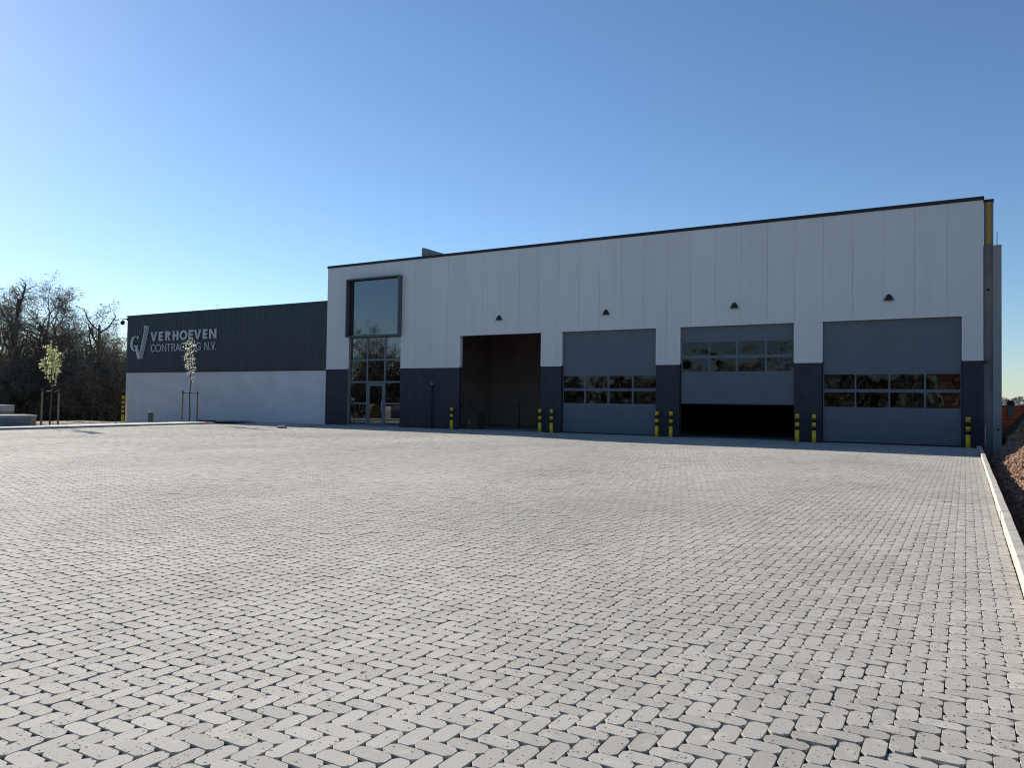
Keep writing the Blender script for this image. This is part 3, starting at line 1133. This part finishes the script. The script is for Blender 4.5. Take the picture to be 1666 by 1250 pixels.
# ------------------------------------------------------------------ bollards
def bollard_part(z0, z1, r, cap=False):
    mb = MB()
    if cap:
        mb.lathe([(r, z0), (r, z1 - 0.025), (r * 0.93, z1 - 0.008), (r * 0.6, z1)], n=20)
    else:
        mb.lathe([(r, z0), (r, z1)], n=20)
    return mb
bp = [('post', bollard_part(-0.05, 0.545, .090).mesh('post', M['yellow'])), ('black_band', bollard_part(0.546, 0.708, .0905).mesh('black_band', M['black'])),
      ('yellow_band', bollard_part(0.709, 0.895, .090).mesh('yellow_band', M['yellow'])), ('black_band', bollard_part(0.896, 1.065, .0905).mesh('black_band', M['black'])),
      ('cap', bollard_part(1.066, 1.27, .090, True).mesh('cap', M['yellow']))]
for b in bp:
    for p in b[1].polygons:
        p.use_smooth = len(p.vertices) == 4
bl = [(-25.85, 'yellow and black bollard between the thin black pipe and the open doorway'),
      (-19.97, 'yellow and black bollard at the right edge of the fully open doorway'),
      (-19.26, 'yellow and black bollard at the left edge of the closed middle door'),
      (-13.30, 'yellow and black bollard at the right edge of the closed middle door'),
      (-12.57, 'yellow and black bollard at the left edge of the half-raised door'),
      (-6.60, 'yellow and black bollard at the right edge of the half-raised door'),
      (-5.88, 'yellow and black bollard at the left edge of the rightmost door'),
      (0.09, 'yellow and black bollard at the far right corner beside the kerb')]
for bx, txt in bl:
    t = thing('bollard', txt, 'bollard', (bx, D - 0.30, 0), 'yellow and black bollards along the facade')
    for nm, me in bp:
        link(nm, me, t)
# tall striped guard post at the far corner of the low wing
t = thing('guard_post', 'tall yellow and black striped post at the left corner of the low wing', 'post', (-57.98, D - 0.30, -0.42))
z = 0.0
for i, h in enumerate([0.62, 0.16, 0.2, 0.16, 0.2, 0.16, 0.2, 0.16, 0.26]):
    mb = MB()
    mb.lathe([(0.10, z), (0.10, z + h - 0.001)], n=16)
    mb.build('yellow_band' if i % 2 == 0 else 'black_band', M['yellow'] if i % 2 == 0 else M['black'], t)
    z += h

# ------------------------------------------------------------------ small things on the facade
mb = MB()
mb.tube([(-27.50, D - 0.09, -0.02), (-27.50, D - 0.09, 2.62)], [0.055, 0.055], 10)
t = tag(mb.build('downpipe', M['black']), 'thin black standing pipe against the dark plinth beside the entrance', 'pipe')
mb = MB()
mb.lathe([(0.05, 0), (0.065, 0.03), (0.05, 0.08), (0.02, 0.10)], (-27.46, D - 0.10, 2.621), 12)
mb.build('pipe_cap', M['lens'], t)
t = thing('dome_camera', 'black dome security camera on an arm at the low wing roof corner', 'camera', (WX0, D, 7.72))
mb = MB()
mb.tube([(0.02, -0.03, 0.16), (-0.25, -0.1, 0.2), (-0.39, -0.12, 0.16), (-0.42, -0.12, 0.02)], [0.04, 0.035, 0.035, 0.04], 8)
mb.build('arm', M['black'], t)
mb = MB()
mb.lathe([(0.03, -0.30), (0.13, -0.24), (0.17, -0.12), (0.17, 0.0), (0.10, 0.06), (0.04, 0.08)], (-0.42, -0.12, 0), 14)
mb.build('dome_housing', M['black'], t, smooth=True)
mb = MB()
mb.box(0.0, 0.06, -0.05, 0.03, 0.06, 0.26)
mb.build('wall_bracket', M['black'], t)
# coiled hose by the first opening
t = thing('coiled_hose', 'dark coiled hose hanging in the left reveal of the open doorway', 'hose', (-25.42, D + 0.07, 1.65))
mb = MB()
for k in range(3):
    mb.tube([(0.03 + 0.02 * k, 0.13 * math.sin(a * math.pi / 8) * (1 - .1 * k), 0.36 * math.cos(a * math.pi / 8) * (1 - .08 * k)) for a in range(17)], [0.018] * 17, 6, cap=False)
mb.build('hose', M['black'], t)
mb = MB()
mb.box(-0.11, 0.02, -0.04, 0.04, 0.33, 0.39)
mb.build('hook', M['black'], t)
t = thing('cupboard', 'low brown cupboard just inside the open doorway', 'cupboard', (-24.95, D + 0.95, 0.004))
mb = MB(); mb.box(-0.42, 0.36, -0.4, 0.4, 0.0, 0.92); mb.build('carcass', M['darkwood'], t, bevel=.01)
mb = MB(); mb.box(-0.30, -0.18, -0.415, -0.402, 0.25, 0.5); mb.build('notice', M['greypost'], t)
mb = MB()
mb.tube([(-22.9, D + 2.5, 0.004), (-22.9, D + 2.5, 1.55)], [0.04, 0.04], 8)
tag(mb.build('standing_post', M['black']), 'thin dark post standing inside the open doorway', 'post')
mb = MB()
mb.tube([(0.655, 35.5, -0.5), (0.665, 35.5, 0.95)], [0.016, 0.016], 8)
t = tag(mb.build('marker_rod', M['red']), 'thin red and white marker rod beside the kerb end', 'rod')
mb = MB()
mb.tube([(0.655 + 0.012, 35.478, 0.2), (0.665 + 0.008, 35.478, 0.96)], [0.006, 0.006], 8)
mb.build('white_strip', M['whitep'], t)

# ------------------------------------------------------------------ left side small things
mb = MB()
mb.box(-46.02, -45.78, 30.75, 30.99, -0.15, 0.62)
tag(mb.build('grey_post', M['greypost'], bevel=.012), 'short square grey post in front of the pale rendered wall', 'post')
t = thing('low_black_box', 'low open black box lying behind the right end of the raised strip', 'trough', (-43.3, 33.2, 0.02))
mb = MB()  # shallow open-topped box in one flat black, at the strip end
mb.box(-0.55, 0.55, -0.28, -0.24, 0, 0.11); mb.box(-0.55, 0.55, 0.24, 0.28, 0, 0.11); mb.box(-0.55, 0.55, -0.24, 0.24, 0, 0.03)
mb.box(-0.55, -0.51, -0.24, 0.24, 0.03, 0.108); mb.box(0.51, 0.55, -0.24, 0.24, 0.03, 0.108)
mb.build('box_body', M['black'], t)
def stone_mesh(seed, sub=2):
    bm = bmesh.new()
    bmesh.ops.create_icosphere(bm, subdivisions=sub, radius=1.0)
    for v in bm.verts:
        n = noise.noise(v.co * 1.3 + Vector((seed * 7.1, 0, 0)))
        v.co *= 1 + 0.45 * n
    me = bpy.data.meshes.new('stone')
    bm.to_mesh(me)
    bm.free()
    return me
sm = stone_mesh(5, 2)
sm.materials.append(M['stackslab'])
tag(link('stone', sm, None, (-32.6, 29.9, 0.05), (0, 0, 0.5), (0.30, 0.16, 0.11)), 'grey stone lying on the pavers at the shadow edge', 'stone')

# stacks of slabs at the left edge
def slab_stack(name, label, loc, L, Wd, n, th, rz, top_pale, plank):
    t = thing(name, label, 'slab stack', loc, 'slab stacks behind the left kerb', rz)
    z = 0.0
    for k in range(n):
        mb = MB()
        o = rnd.uniform(-.012, .012)
        mb.box(-Wd / 2 + o, Wd / 2 + o, -L + (0.34 if plank else 0), 0 - (0.36 if plank else 0), z, z + th - 0.012)
        mb.build('slab', M['stackslab'], t, bevel=.006)
        z += th
    if plank:
        mb = MB(); mb.box(-Wd / 2 - .01, Wd / 2 + .01, -0.35, -0.02, 0, z - 0.01); mb.build('end_board', M['plank'], t, bevel=.006)
    mb = MB(); mb.box(-Wd / 2 - .02, Wd / 2 + .03, -L, 0, z, z + top_pale); mb.build('top_slab', M['palestone'], t, bevel=.01)
    return t
slab_stack('slab_stack', 'low stack of thin grey slabs with a brown end board behind the left kerb', (-41.55, 21.15, 0.02), 7.0, 1.0, 7, 0.072, 0.155, 0.11, True)
slab_stack('slab_stack', 'taller pale grey slab stack standing behind the front slab stack', (-44.3, 21.4, 0.0), 7.5, 1.0, 4, 0.19, 0.155, 0.34, False)

# gravel and bits along the strip
mb = MB()
for k in range(260):
    yy = rnd.uniform(21.5, 31)
    xx = strip_x(yy) - rnd.uniform(1.8, 5.5)
    s = rnd.uniform(0.02, 0.07)
    zz = bed_z(xx, yy)
    b = len(mb.v)
    for d in ((1, 0, 0), (-.8, .3, 0), (0, 1, .1), (.1, -1, 0), (0, 0, .8)):
        mb.v.append((xx + d[0] * s, yy + d[1] * s, zz + d[2] * s))
    for f in ((0, 2, 4), (2, 1, 4), (1, 3, 4), (3, 0, 4)):
        mb.f.append(tuple(b + i for i in f)); mb.mi.append(0)
stuff(tag(mb.build('bed_gravel', M['gravel']), 'loose pale gravel scattered over the bed behind the raised strip', 'gravel'))

# ------------------------------------------------------------------ trees
class Tree:
    def __init__(s, seed):
        s.r = random.Random(seed)
        s.trunk, s.crown = MB(), MB()
        s.tips = []
    def branch(s, p, d, L, r, lvl, cfg):
        rr = s.r
        nseg = cfg['seg'][lvl]
        pts, rad, dirs = [p.copy()], [r], [d.copy()]
        cur, dd = p.copy(), d.copy()
        for i in range(nseg):
            w = cfg['wob'][lvl]
            dd = (dd + Vector((rr.gauss(0, w), rr.gauss(0, w), rr.gauss(0, w) + cfg['up'][lvl]))).normalized()
            cur = cur + dd * (L / nseg)
            pts.append(cur.copy())
            dirs.append(dd.copy())
            rad.append(max(0.006, r * (1 - (i + 1) / nseg * cfg['taper'][lvl])))
        mbx = s.trunk if lvl == 0 else s.crown
        mbx.tube(pts, rad, cfg['sides'][lvl], 0, cap=(lvl == 0))
        if lvl + 1 >= cfg['levels']:
            s.tips += [(q, e) for q, e in zip(pts[1:], dirs[1:])]
            return
        n = cfg['num'][lvl]
        for k in range(n):
            f = cfg['start'][lvl] + (1 - cfg['start'][lvl]) * (k + rr.random()) / n
            f = min(f, 0.999)
            i = int(f * nseg)
            q = pts[i].lerp(pts[i + 1], f * nseg - i)
            e = dirs[i]
            a = rr.uniform(0, 2 * math.pi)
            side = e.orthogonal()
            side.rotate(Matrix.Rotation(a, 3, e))
            sp = R(rr.gauss(cfg['ang'][lvl], 9))
            nd = (e * math.cos(sp) + side * math.sin(sp)).normalized()
            sc = cfg['len'][lvl] * (1.15 - cfg['fall'][lvl] * f) * rr.uniform(0.75, 1.2)
            rloc = rad[i] + (rad[i + 1] - rad[i]) * (f * nseg - i)
            s.branch(q, nd, L * sc, min(rloc * 0.75, r * cfg['rad'][lvl]), lvl + 1, cfg)
    def leaves(s, n, size, spread, mi=1):
        rr = s.r
        for k in range(n):
            q, e = rr.choice(s.tips)
            c = q + Vector((rr.gauss(0, spread), rr.gauss(0, spread), rr.gauss(0, spread)))
            a = Vector((rr.gauss(0, 1), rr.gauss(0, 1), rr.gauss(0, 1))).normalized()
            b = a.orthogonal().normalized()
            b.rotate(Matrix.Rotation(rr.uniform(0, 6.28), 3, a))
            z = size * rr.uniform(0.6, 1.4)
            w = z * rr.uniform(.45, .8)
            c2 = a.cross(b)
            s.crown.face([c - b * z, c - c2 * w, c + b * z, c + c2 * w], mi)

BIG = dict(levels=5, seg=[7, 5, 4, 3, 2], wob=[.05, .12, .16, .18, .2], up=[.02, .10, .08, .06, .04], taper=[.75, .8, .85, .85, .7],
           sides=[8, 5, 4, 3, 3], num=[12, 8, 6, 6], start=[.18, .2, .15, .1], ang=[42, 40, 42, 42], len=[.52, .5, .5, .55], fall=[.5, .4, .4, .3], rad=[.5, .55, .6, .7])
def woodland_tree(seed, H, cfg, leaf_n, leaf_size, trunk_r, leaf='bud', nstem=1):
    t = Tree(seed)
    for k in range(nstem):
        a = 6.28 * k / max(nstem, 1)
        tilt = 0.0 if nstem == 1 else 0.22
        t.branch(Vector((0.25 * math.cos(a) * (nstem > 1), 0.25 * math.sin(a) * (nstem > 1), -0.3)),
                 Vector((tilt * math.cos(a), tilt * math.sin(a), 1)).normalized(), H, trunk_r, 0, cfg)
    t.leaves(leaf_n, leaf_size, 0.10)
    return t.trunk.mesh('trunk', M['oldbark'], True), t.crown.mesh('crown', [M['twig'], M[leaf]])
def cfgmod(**k):
    c = dict(BIG)
    c.update(k)
    return c
TREE = [woodland_tree(11, 9.5, BIG, 2600, .06, .26),
        woodland_tree(12, 8.5, cfgmod(num=[12, 8, 6, 6], ang=[34, 38, 42, 42]), 3200, .06, .2, nstem=1),
        woodland_tree(13, 7.2, cfgmod(num=[9, 6, 5, 4], ang=[30, 38, 42, 42], start=[.12, .2, .15, .1]), 3000, .06, .13, nstem=3)]
BUSH = [woodland_tree(21, 4.6, cfgmod(num=[9, 6, 5, 3], start=[.05, .15, .1, .1], ang=[38, 40, 42, 45]), 2300, .07, .07, leaf='under', nstem=4),
        woodland_tree(22, 3.8, cfgmod(num=[9, 6, 5, 3], start=[.05, .15, .1, .1], ang=[45, 42, 45, 45]), 4500, .075, .06, leaf='ivy', nstem=4)]
# lopped dead tree: stout trunk, a few stubs
def lopped(seed, H, r):
    t = Tree(seed)
    c = dict(levels=4, seg=[8, 5, 3, 2], wob=[.012, .10, .2, .2], up=[.02, .20, .10, .05], taper=[.62, .6, .7, .7], sides=[9, 6, 4, 3],
             num=[10, 5, 4], start=[.30, .3, .3], ang=[44, 40, 45], len=[.28, .42, .5], fall=[.35, .4, .3], rad=[.40, .45, .5])
    t.branch(Vector((0, 0, -0.3)), Vector((0, 0, 1)), H, r, 0, c)
    t.leaves(60, .07, .1)
    return t.trunk.mesh('trunk', M['oldbark'], True), t.crown.mesh('crown', [M['oldbark'], M['bud']])
LOP = [lopped(31, 13.3, .34), lopped(36, 10.8, .32)]

def at_px(px, depth):
    """ground point lying in the direction of photo column px at a given depth"""
    tx = (px - 833) / FPX
    return (_f.x + tx * _r.x) * depth, (_f.y + tx * _r.y) * depth
def put_tree(name, meshes, x, y, s, rz, label, cat, group=None, sxy=1.0):
    t = thing(name, label, cat, (x, y, ground_z(x, y) - 0.05), group, rz)
    t.scale = (s * sxy, s * sxy, s)
    link('trunk', meshes[0], t)
    link('crown', meshes[1], t)
    return t
x, y = at_px(18, 80)
put_tree('dead_tree', LOP[0], x, y, 1.0, 0.4, 'tall dead tree with bare lopped limbs at the left edge of the wood', 'tree')
x, y = at_px(163, 82)
put_tree('dead_tree', LOP[1], x, y, 1.0, 2.1, 'dead tree with short broken limbs nearest the low wing', 'tree')
front = [(70, 88, 0, 1.28, 'tallest spreading bare tree in the middle of the wood on the left'),
         (45, 92, 1, 1.45, 'bare budding tree just left of the tallest spreading tree'),
         (108, 90, 1, 1.40, 'bare budding tree just right of the tallest spreading tree'),
         (136, 86, 2, 1.30, 'many-stemmed bare tree between the tallest tree and the broken dead tree'),
         (-8, 90, 0, 1.1, 'bare tree cut by the left edge of the photo behind the tall dead tree'),
         (182, 90, 2, 1.1, 'many-stemmed bare tree between the broken dead tree and the low wing'),
         (200, 96, 1, .95, 'small bare tree touching the corner of the low wing'),
         (28, 84, 2, .92, 'low many-stemmed bare tree at the foot of the tall dead tree')]
for i, (px, dp, k, s, lab) in enumerate(front):
    x, y = at_px(px, dp)
    put_tree('bare_tree', TREE[k], x, y, s, i * 1.37, lab, 'tree', 'bare trees in the wood on the left', 1.22 if i < 3 else 1.05)
# more of the same wood behind, and along the road out of frame (seen in the glass)
for i, (px, dp) in enumerate([(10, 104), (58, 108), (95, 106), (128, 104), (160, 102), (190, 108), (215, 110), (-40, 100)]):
    x, y = at_px(px, dp)
    put_tree('bare_tree', TREE[i % 3], x, y, .95 + .1 * (i % 3), i * 0.9 + 1, 'bare tree in the back rows of the wood on the left', 'tree', 'bare trees in the back rows of the wood')
refl = [(-78, 22, 1, 1.0), (-72, 8, 2, 1.1), (-70, -6, 0, 1.0), (-76, -13, 2, 1.2), (-80, -8, 1, 1.3), (-65, -11, 1, 1.05), (-61, -14, 2, 1.2), (-68, -18, 1, 1.2), (-82, -20, 1, 1.2), (-66, -30, 1, 1.1), (-60, -46, 0, 1.1), (-84, 4, 1, 1.1), (-40, -52, 2, 1.1), (-22, -50, 1, 1.0), (-12, -56, 2, 1.1), (0, -54, 0, .9), (-31, -58, 0, 1.0)]
for i, (x, y, k, s) in enumerate(refl):
    put_tree('roadside_tree', TREE[k], x, y, s, i * 1.1, 'bare roadside tree facing the hall, mirrored in its glass', 'tree', 'bare trees along the road facing the hall')
bushes = [(-10, 83, 0, 1.2), (8, 80, 1, 1.0), (32, 79, 0, 1.15), (48, 82, 0, 1.25), (62, 80, 1, .95), (80, 82, 0, 1.2), (98, 80, 0, 1.1), (116, 81, 1, 1.05), (132, 80, 0, 1.15), (150, 79, 0, 1.2), (170, 80, 0, 1.15), (188, 80, 1, .9), (204, 84, 0, 1.1), (222, 86, 0, 1.1)]
for i, (px, dp, k, s) in enumerate(bushes):
    x, y = at_px(px, dp)
    put_tree('shrub', BUSH[k], x, y, s, i * 0.83, 'dark leafy shrub along the foot of the wood' if k == 0 else 'greener ivy-leaved shrub along the foot of the wood', 'shrub', 'dark shrubs at the foot of the wood' if k == 0 else 'greener shrubs at the foot of the wood', 1.15)
for i in range(26):
    x, y = (-82 + 2.2 * (i % 3), 24 - i * 3.4) if i < 13 else (-76 + (i - 13) * 6.4, -44 - 2 * (i % 2))
    if i in (8, 9, 10, 11, 12):
        x += 9
    put_tree('hedge_shrub', BUSH[i % 2], x, y, 1.25 + .12 * (i % 4), i * 1.3, 'dark roadside shrub facing the hall, mirrored in its panes', 'shrub', 'dark shrubs along the road facing the hall', 1.25)
# dense undergrowth that closes the wood
rr = random.Random(99)
mb = MB()
for k in range(23000):
    px = rr.uniform(-230, 330)
    dp = rr.uniform(86, 112)
    x, y = at_px(px, dp)
    if x > -60 and y > D - 2:
        continue
    h = 7.2 * (0.75 + 0.35 * noise.noise(Vector((x * .12, y * .12, 0)))) 
    z = ground_z(x, y) + h * rr.random() ** 1.15
    s = rr.uniform(.06, .15)
    a = Vector((rr.gauss(0, 1), rr.gauss(0, 1), rr.gauss(0, 1))).normalized()
    b = a.orthogonal().normalized()
    b.rotate(Matrix.Rotation(rr.uniform(0, 6.28), 3, a))
    c2 = a.cross(b)
    c = Vector((x, y, z))
    mb.face([c - b * s, c - c2 * s * .6, c + b * s, c + c2 * s * .6])
for k in range(2600):
    x, y = at_px(rr.uniform(-200, 260), rr.uniform(81, 112))
    if x > -60 and y > D - 2:
        continue
    z = ground_z(x, y)
    h = rr.uniform(4, 8.5)
    mb.tube([(x, y, z - .1), (x + rr.gauss(0, .3), y + rr.gauss(0, .3), z + h * .5), (x + rr.gauss(0, .6), y + rr.gauss(0, .6), z + h)], [.055, .04, .015], 3, 1, cap=False)
stuff(tag(mb.build('undergrowth', [M['under'], M['twig']]), 'dark tangled undergrowth filling the wood on the left', 'undergrowth'))

# young street trees with stakes
def young_tree(seed, H, w, n, leaf, low, size):
    t = Tree(seed)
    rr = t.r
    pts = [Vector((0, 0, -.1))]
    for i in range(1, 7):
        pts.append(Vector((rr.gauss(0, .015) * i, rr.gauss(0, .015) * i, H * i / 6)))
    t.trunk.tube(pts, [.042, .04, .036, .032, .026, .018, .008], 8)
    crown0 = H * low
    def axis(z):
        f = min(max(z / H * 6, 0), 5.999)
        i = int(f)
        return pts[i].lerp(pts[i + 1], f - i)
    nb = 16
    for k in range(nb):
        f = (k + rr.random() * .6) / nb
        z = crown0 + (H * .93 - crown0) * f
        a = k * 2.4 + rr.uniform(-.4, .4)
        L = w * (1.25 - .75 * f) * rr.uniform(.8, 1.2)
        p = axis(z)
        bp = [p]
        d = Vector((math.cos(a), math.sin(a), 0.75))
        for j in range(4):
            d = (d + Vector((rr.gauss(0, .08), rr.gauss(0, .08), .55))).normalized()
            bp.append(bp[-1] + d * L / 2.2)
        t.crown.tube(bp, [.014, .011, .009, .007, .005], 4, 0, cap=False)
        t.tips += [(q, d) for q in bp[1:]] + [(bp[i].lerp(bp[i + 1], .5), d) for i in range(4)]
        for j in range(5):
            i = rr.randint(1, 3)
            q = bp[i].lerp(bp[i + 1], rr.random())
            e = (Vector((rr.gauss(0, 1), rr.gauss(0, 1), .8))).normalized()
            q2 = q + e * rr.uniform(.12, .28)
            t.crown.tube([q, q2], [.006, .004], 3, 0, cap=False)
            t.tips += [(q2, e)] * 2
    t.leaves(n, size, .045)
    return t.trunk.mesh('trunk', M['bark'], True), t.crown.mesh('crown', [M['bark'], M[leaf]])
YT1 = young_tree(51, 4.05, .56, 1250, 'blossom', .48, .036)
YT2 = young_tree(54, 5.35, .44, 430, 'blossom_white', .47, .05)
t1x, t1y = -41.0, 21.85
t2x, t2y = -42.25, 31.1
t = thing('young_tree', 'young tree in pale green leaf standing before the dark wood', 'tree', (t1x, t1y, 0.02), None, 0.3)
link('trunk', YT1[0], t); link('crown', YT1[1], t)
t = thing('young_tree', 'slender white-blossomed young tree in front of the company lettering', 'tree', (t2x, t2y, 0.02), None, 1.2)
link('trunk', YT2[0], t); link('crown', YT2[1], t)
def stake(x, y, h, lean, label, tie):
    s = thing('tree_stake', label, 'stake', (x, y, 0), 'wooden stakes beside the young trees')
    mb = MB()
    mb.tube([(0, 0, -.2), (lean, 0, h)], [.052, .048], 10)
    mb.build('post', M['stake'], s)
    mb = MB()
    tx, ty, tz = tie[0] - x, tie[1] - y, h - .12
    mb.tube([(lean, 0, tz), (lean + (tx - lean) * .5, ty * .5, tz - .03), (tx, ty, tz)], [.022, .016, .022], 6)
    mb.build('strap', M['black'], s)
    mb = MB()
    mb.lathe([(.056, -.05), (.056, .05)], (lean * .96, 0, tz), 10)
    mb.build('strap_loop', M['black'], s)
# stakes stand left and right of each trunk along the strip
e = Vector((0.154, -1, 0)).normalized()
for (tx, ty, h, w, nm) in ((t1x, t1y, 1.98, .47, 'pale green young tree'), (t2x, t2y, 2.05, .62, 'white-blossomed young tree')):
    pL = (tx + e.x * w, ty + e.y * w)
    pR = (tx - e.x * w, ty - e.y * w)
    stake(*pL, h, 0.04, 'left wooden stake beside the ' + nm, (tx, ty))
    stake(*pR, h, 0.0, 'right wooden stake beside the ' + nm, (tx, ty))

# ------------------------------------------------------------------ rubble mound on the right
def mound_z(x, y):
    q = x - 0.70 - 0.10 * noise.noise(Vector((y * .5, 0, 4)))
    z = -0.50 + 0.98 * max(q, 0) if q < 2.0 else 1.6 + 0.25 * (q - 2.0)
    z += 0.40 * sstep(31.5, 37, y) * sstep(0.0, 1.6, q)
    top = 1.50 + 0.35 * noise.noise(Vector((x * .4, y * .25, 1)))
    z = min(z, top) if z > 0 else z
    z *= 1.0 if z < 0 else (sstep(-2, 8, y) * (1 - sstep(43, 47.5, y)))
    z += 0.09 * noise.noise(Vector((x * 1.6, y * 1.6, 2))) + 0.05 * noise.noise(Vector((x * 5, y * 5, 7)))
    if x > 6:
        z -= (x - 6) * 0.8
    return max(z, -0.62)
mxs = [0.58 + 0.055 * i for i in range(42)] + [2.95 + 0.25 * i for i in range(24)]
mys = [2.0 + 0.12 * i for i in range(380)]
mb = MB()
for yy in mys:
    for xx in mxs:
        if yy > 35.9 and xx < 1.4:
            z = -0.45 if yy < 37.5 else -0.6
            z += 0.05 * noise.noise(Vector((xx * 3, yy * 3, 0)))
        else:
            z = mound_z(xx, yy)
        mb.v.append((xx, yy, z))
n = len(mxs)
mb.f = [(j * n + i, j * n + i + 1, (j + 1) * n + i + 1, (j + 1) * n + i) for j in range(len(mys) - 1) for i in range(n - 1)]
mb.mi = [0] * len(mb.f)
md_o = mb.build('rubble_mound', M['soil'])
tag(md_o, 'reddish heap of earth and rubble beside the right kerb', 'rubble heap')
# stones on the mound
def rubble_mat():
    m = mat('rubble_stone', (0.3, 0.2, 0.15), .9, .2)
    k = NT(m)
    k.base(k.ramp(k.geo.outputs['Random Per Island'], 0, 1, (0.15, 0.088, 0.058), (0.36, 0.25, 0.185)))
    return m
M['rubble'] = rubble_mat()
base = []
for sd in range(4):
    me = stone_mesh(sd + 10, 1)
    base.append((np.array([v.co[:] for v in me.vertices]), [tuple(p.vertices) for p in me.polygons]))
    bpy.data.meshes.remove(me)
mb = MB()
rr = random.Random(5)
for k in range(13000):
    yy = 8 + 29 * rr.random()
    xx = 0.85 + 2.6 * rr.random() ** 1.4
    if yy > 35.7 and xx < 1.45:
        continue
    s = min(0.012 + rr.expovariate(1 / .016), .09)
    z = mound_z(xx, yy) + s * .25
    if z < -.33 and rr.random() < .8:
        continue
    V, F = base[k % 4]
    A = np.array(Matrix.Rotation(rr.uniform(0, 6.28), 3, Vector((rr.gauss(0, 1), rr.gauss(0, 1), rr.gauss(0, 1))).normalized()))
    P = (V * np.array([s, s * rr.uniform(.6, .95), s * rr.uniform(.45, .8)])) @ A.T + np.array([xx, yy, z])
    b = len(mb.v)
    mb.v += [tuple(p) for p in P]
    mb.f += [tuple(b + i for i in f) for f in F]
    mb.mi += [0] * len(F)
o = stuff(mb.build('rubble_stones', M['rubble'], md_o))

# ------------------------------------------------------------------ orange skip behind the mound
t = thing('orange_skip', 'orange ribbed steel skip partly hidden behind the rubble heap', 'skip', (1.72, 49.5, -0.45))
z0, z1 = 0.1, 2.22
wb, wt = 0.66, 0.94
def skip_x(z):
    return wb + (wt - wb) * (z - z0) / (z1 - z0)
mb = MB()
for sgn in (-1, 1):
    p = [(sgn * wb, z0), (sgn * wt, z1), (sgn * (wt - .06), z1), (sgn * (wb - .06), z0)]
    mb.prism_y(p if sgn < 0 else p, -2.0, 2.0)
mb.prism_y([(-wb + .061, z0), (wb - .061, z0), (wt - .062, z1), (-wt + .062, z1)], -1.99, -1.93)
mb.prism_y([(-wb + .061, z0), (wb - .061, z0), (wt - .062, z1), (-wt + .062, z1)], 1.93, 1.99)
mb.prism_y([(-wb + .062, z0 + .001), (wb - .062, z0 + .001), (wb - .05, z0 + .08), (-wb + .05, z0 + .08)], -1.929, 1.929)
mb.build('tub', M['skip'], t)
for zz in (0.5, 1.05, 1.58, 2.08):
    mb = MB()
    xe = skip_x(zz) - .01
    mb.box(-xe, xe, -2.07, -2.002, zz, zz + .12)
    mb.build('rib', M['skip'], t, bevel=.012)
mb = MB(); mb.box(0.18, 0.46, -2.12, -2.075, 1.72, 2.18); mb.build('grey_plate', M['greypost'], t)
mb = MB(); mb.box(-0.98, 0.98, -2.09, -2.0, 2.221, 2.28); mb.build('rim', M['greypost'], t, bevel=.01)
mb = MB()
mb.box(-0.16, 0.16, -0.14, 0.14, 0, 0.22)
mb.box(-0.14, 0.14, -0.12, 0.12, 0.221, 0.245)
mb.box(-0.05, 0.05, -0.15, -0.141, 0.09, 0.13)
bx = mb.build('black_crate', M['black'], bevel=.01)
bx.location = (2.02, 47.45, 1.831)
tag(bx, 'small black crate standing on the orange skip', 'crate')

# ------------------------------------------------------------------ far wood on the right horizon
mb = MB()
rr = random.Random(17)
for k in range(26000):
    x = rr.uniform(-40, 330)
    y = rr.uniform(560, 640)
    h = 9.0 + 3.5 * noise.noise(Vector((x * .035, 0, 5))) + 1.6 * noise.noise(Vector((x * .15, 2, 5)))
    z = -.5 + h * rr.random() ** .7
    s = rr.uniform(.5, 1.2)
    a = Vector((rr.gauss(0, 1), rr.gauss(0, 1), rr.gauss(0, 1))).normalized()
    b = a.orthogonal().normalized()
    c2 = a.cross(b)
    c = Vector((x, y, z))
    mb.face([c - b * s, c - c2 * s * .6, c + b * s, c + c2 * s * .6])
stuff(tag(mb.build('far_wood', M['farwood']), 'hazy bare wood along the horizon at the right', 'wood'))

# things facing the hall that only show as reflections
t = thing('recycling_container', 'yellow rounded recycling container facing the entrance, mirrored in its door', 'container', (-53.5, 12.5, ground_z(-53.5, 12.5)))
mb = MB()
mb.lathe([(.75, 0), (.85, .1), (.85, 1.0), (.75, 1.35), (.45, 1.6), (.1, 1.66)], n=20)
mb.build('body', M['dullyellow'], t, smooth=True)
mb = MB(); mb.tube([(0, -.3, 1.6), (0, 0, 1.8), (0, .3, 1.6)], [.03] * 3, 6); mb.build('lifting_loop', M['black'], t)
t = thing('brick_house', 'brick house across the road, mirrored in the door panes', 'house', (3, -46, -.1))
mb = MB(); mb.box(-6, 6, -4, 4, 0, 5.5); mb.build('wall', M['brick'], t)
mb = MB()
mb.v = [(-6.4, -4.4, 5.5), (6.4, -4.4, 5.5), (6.4, 4.4, 5.5), (-6.4, 4.4, 5.5), (-6.4, 0, 9), (6.4, 0, 9)]
mb.f = [(0, 1, 5, 4), (2, 3, 4, 5), (0, 4, 3), (1, 2, 5), (0, 3, 2, 1)]; mb.mi = [0] * 5
mb.build('roof', M['roof'], t)
for wx in (-3.6, 0, 3.6):
    mb = MB(); mb.box(wx - .6, wx + .6, 4.01, 4.05, 1.2, 2.8); mb.build('window', M['trim'], t)
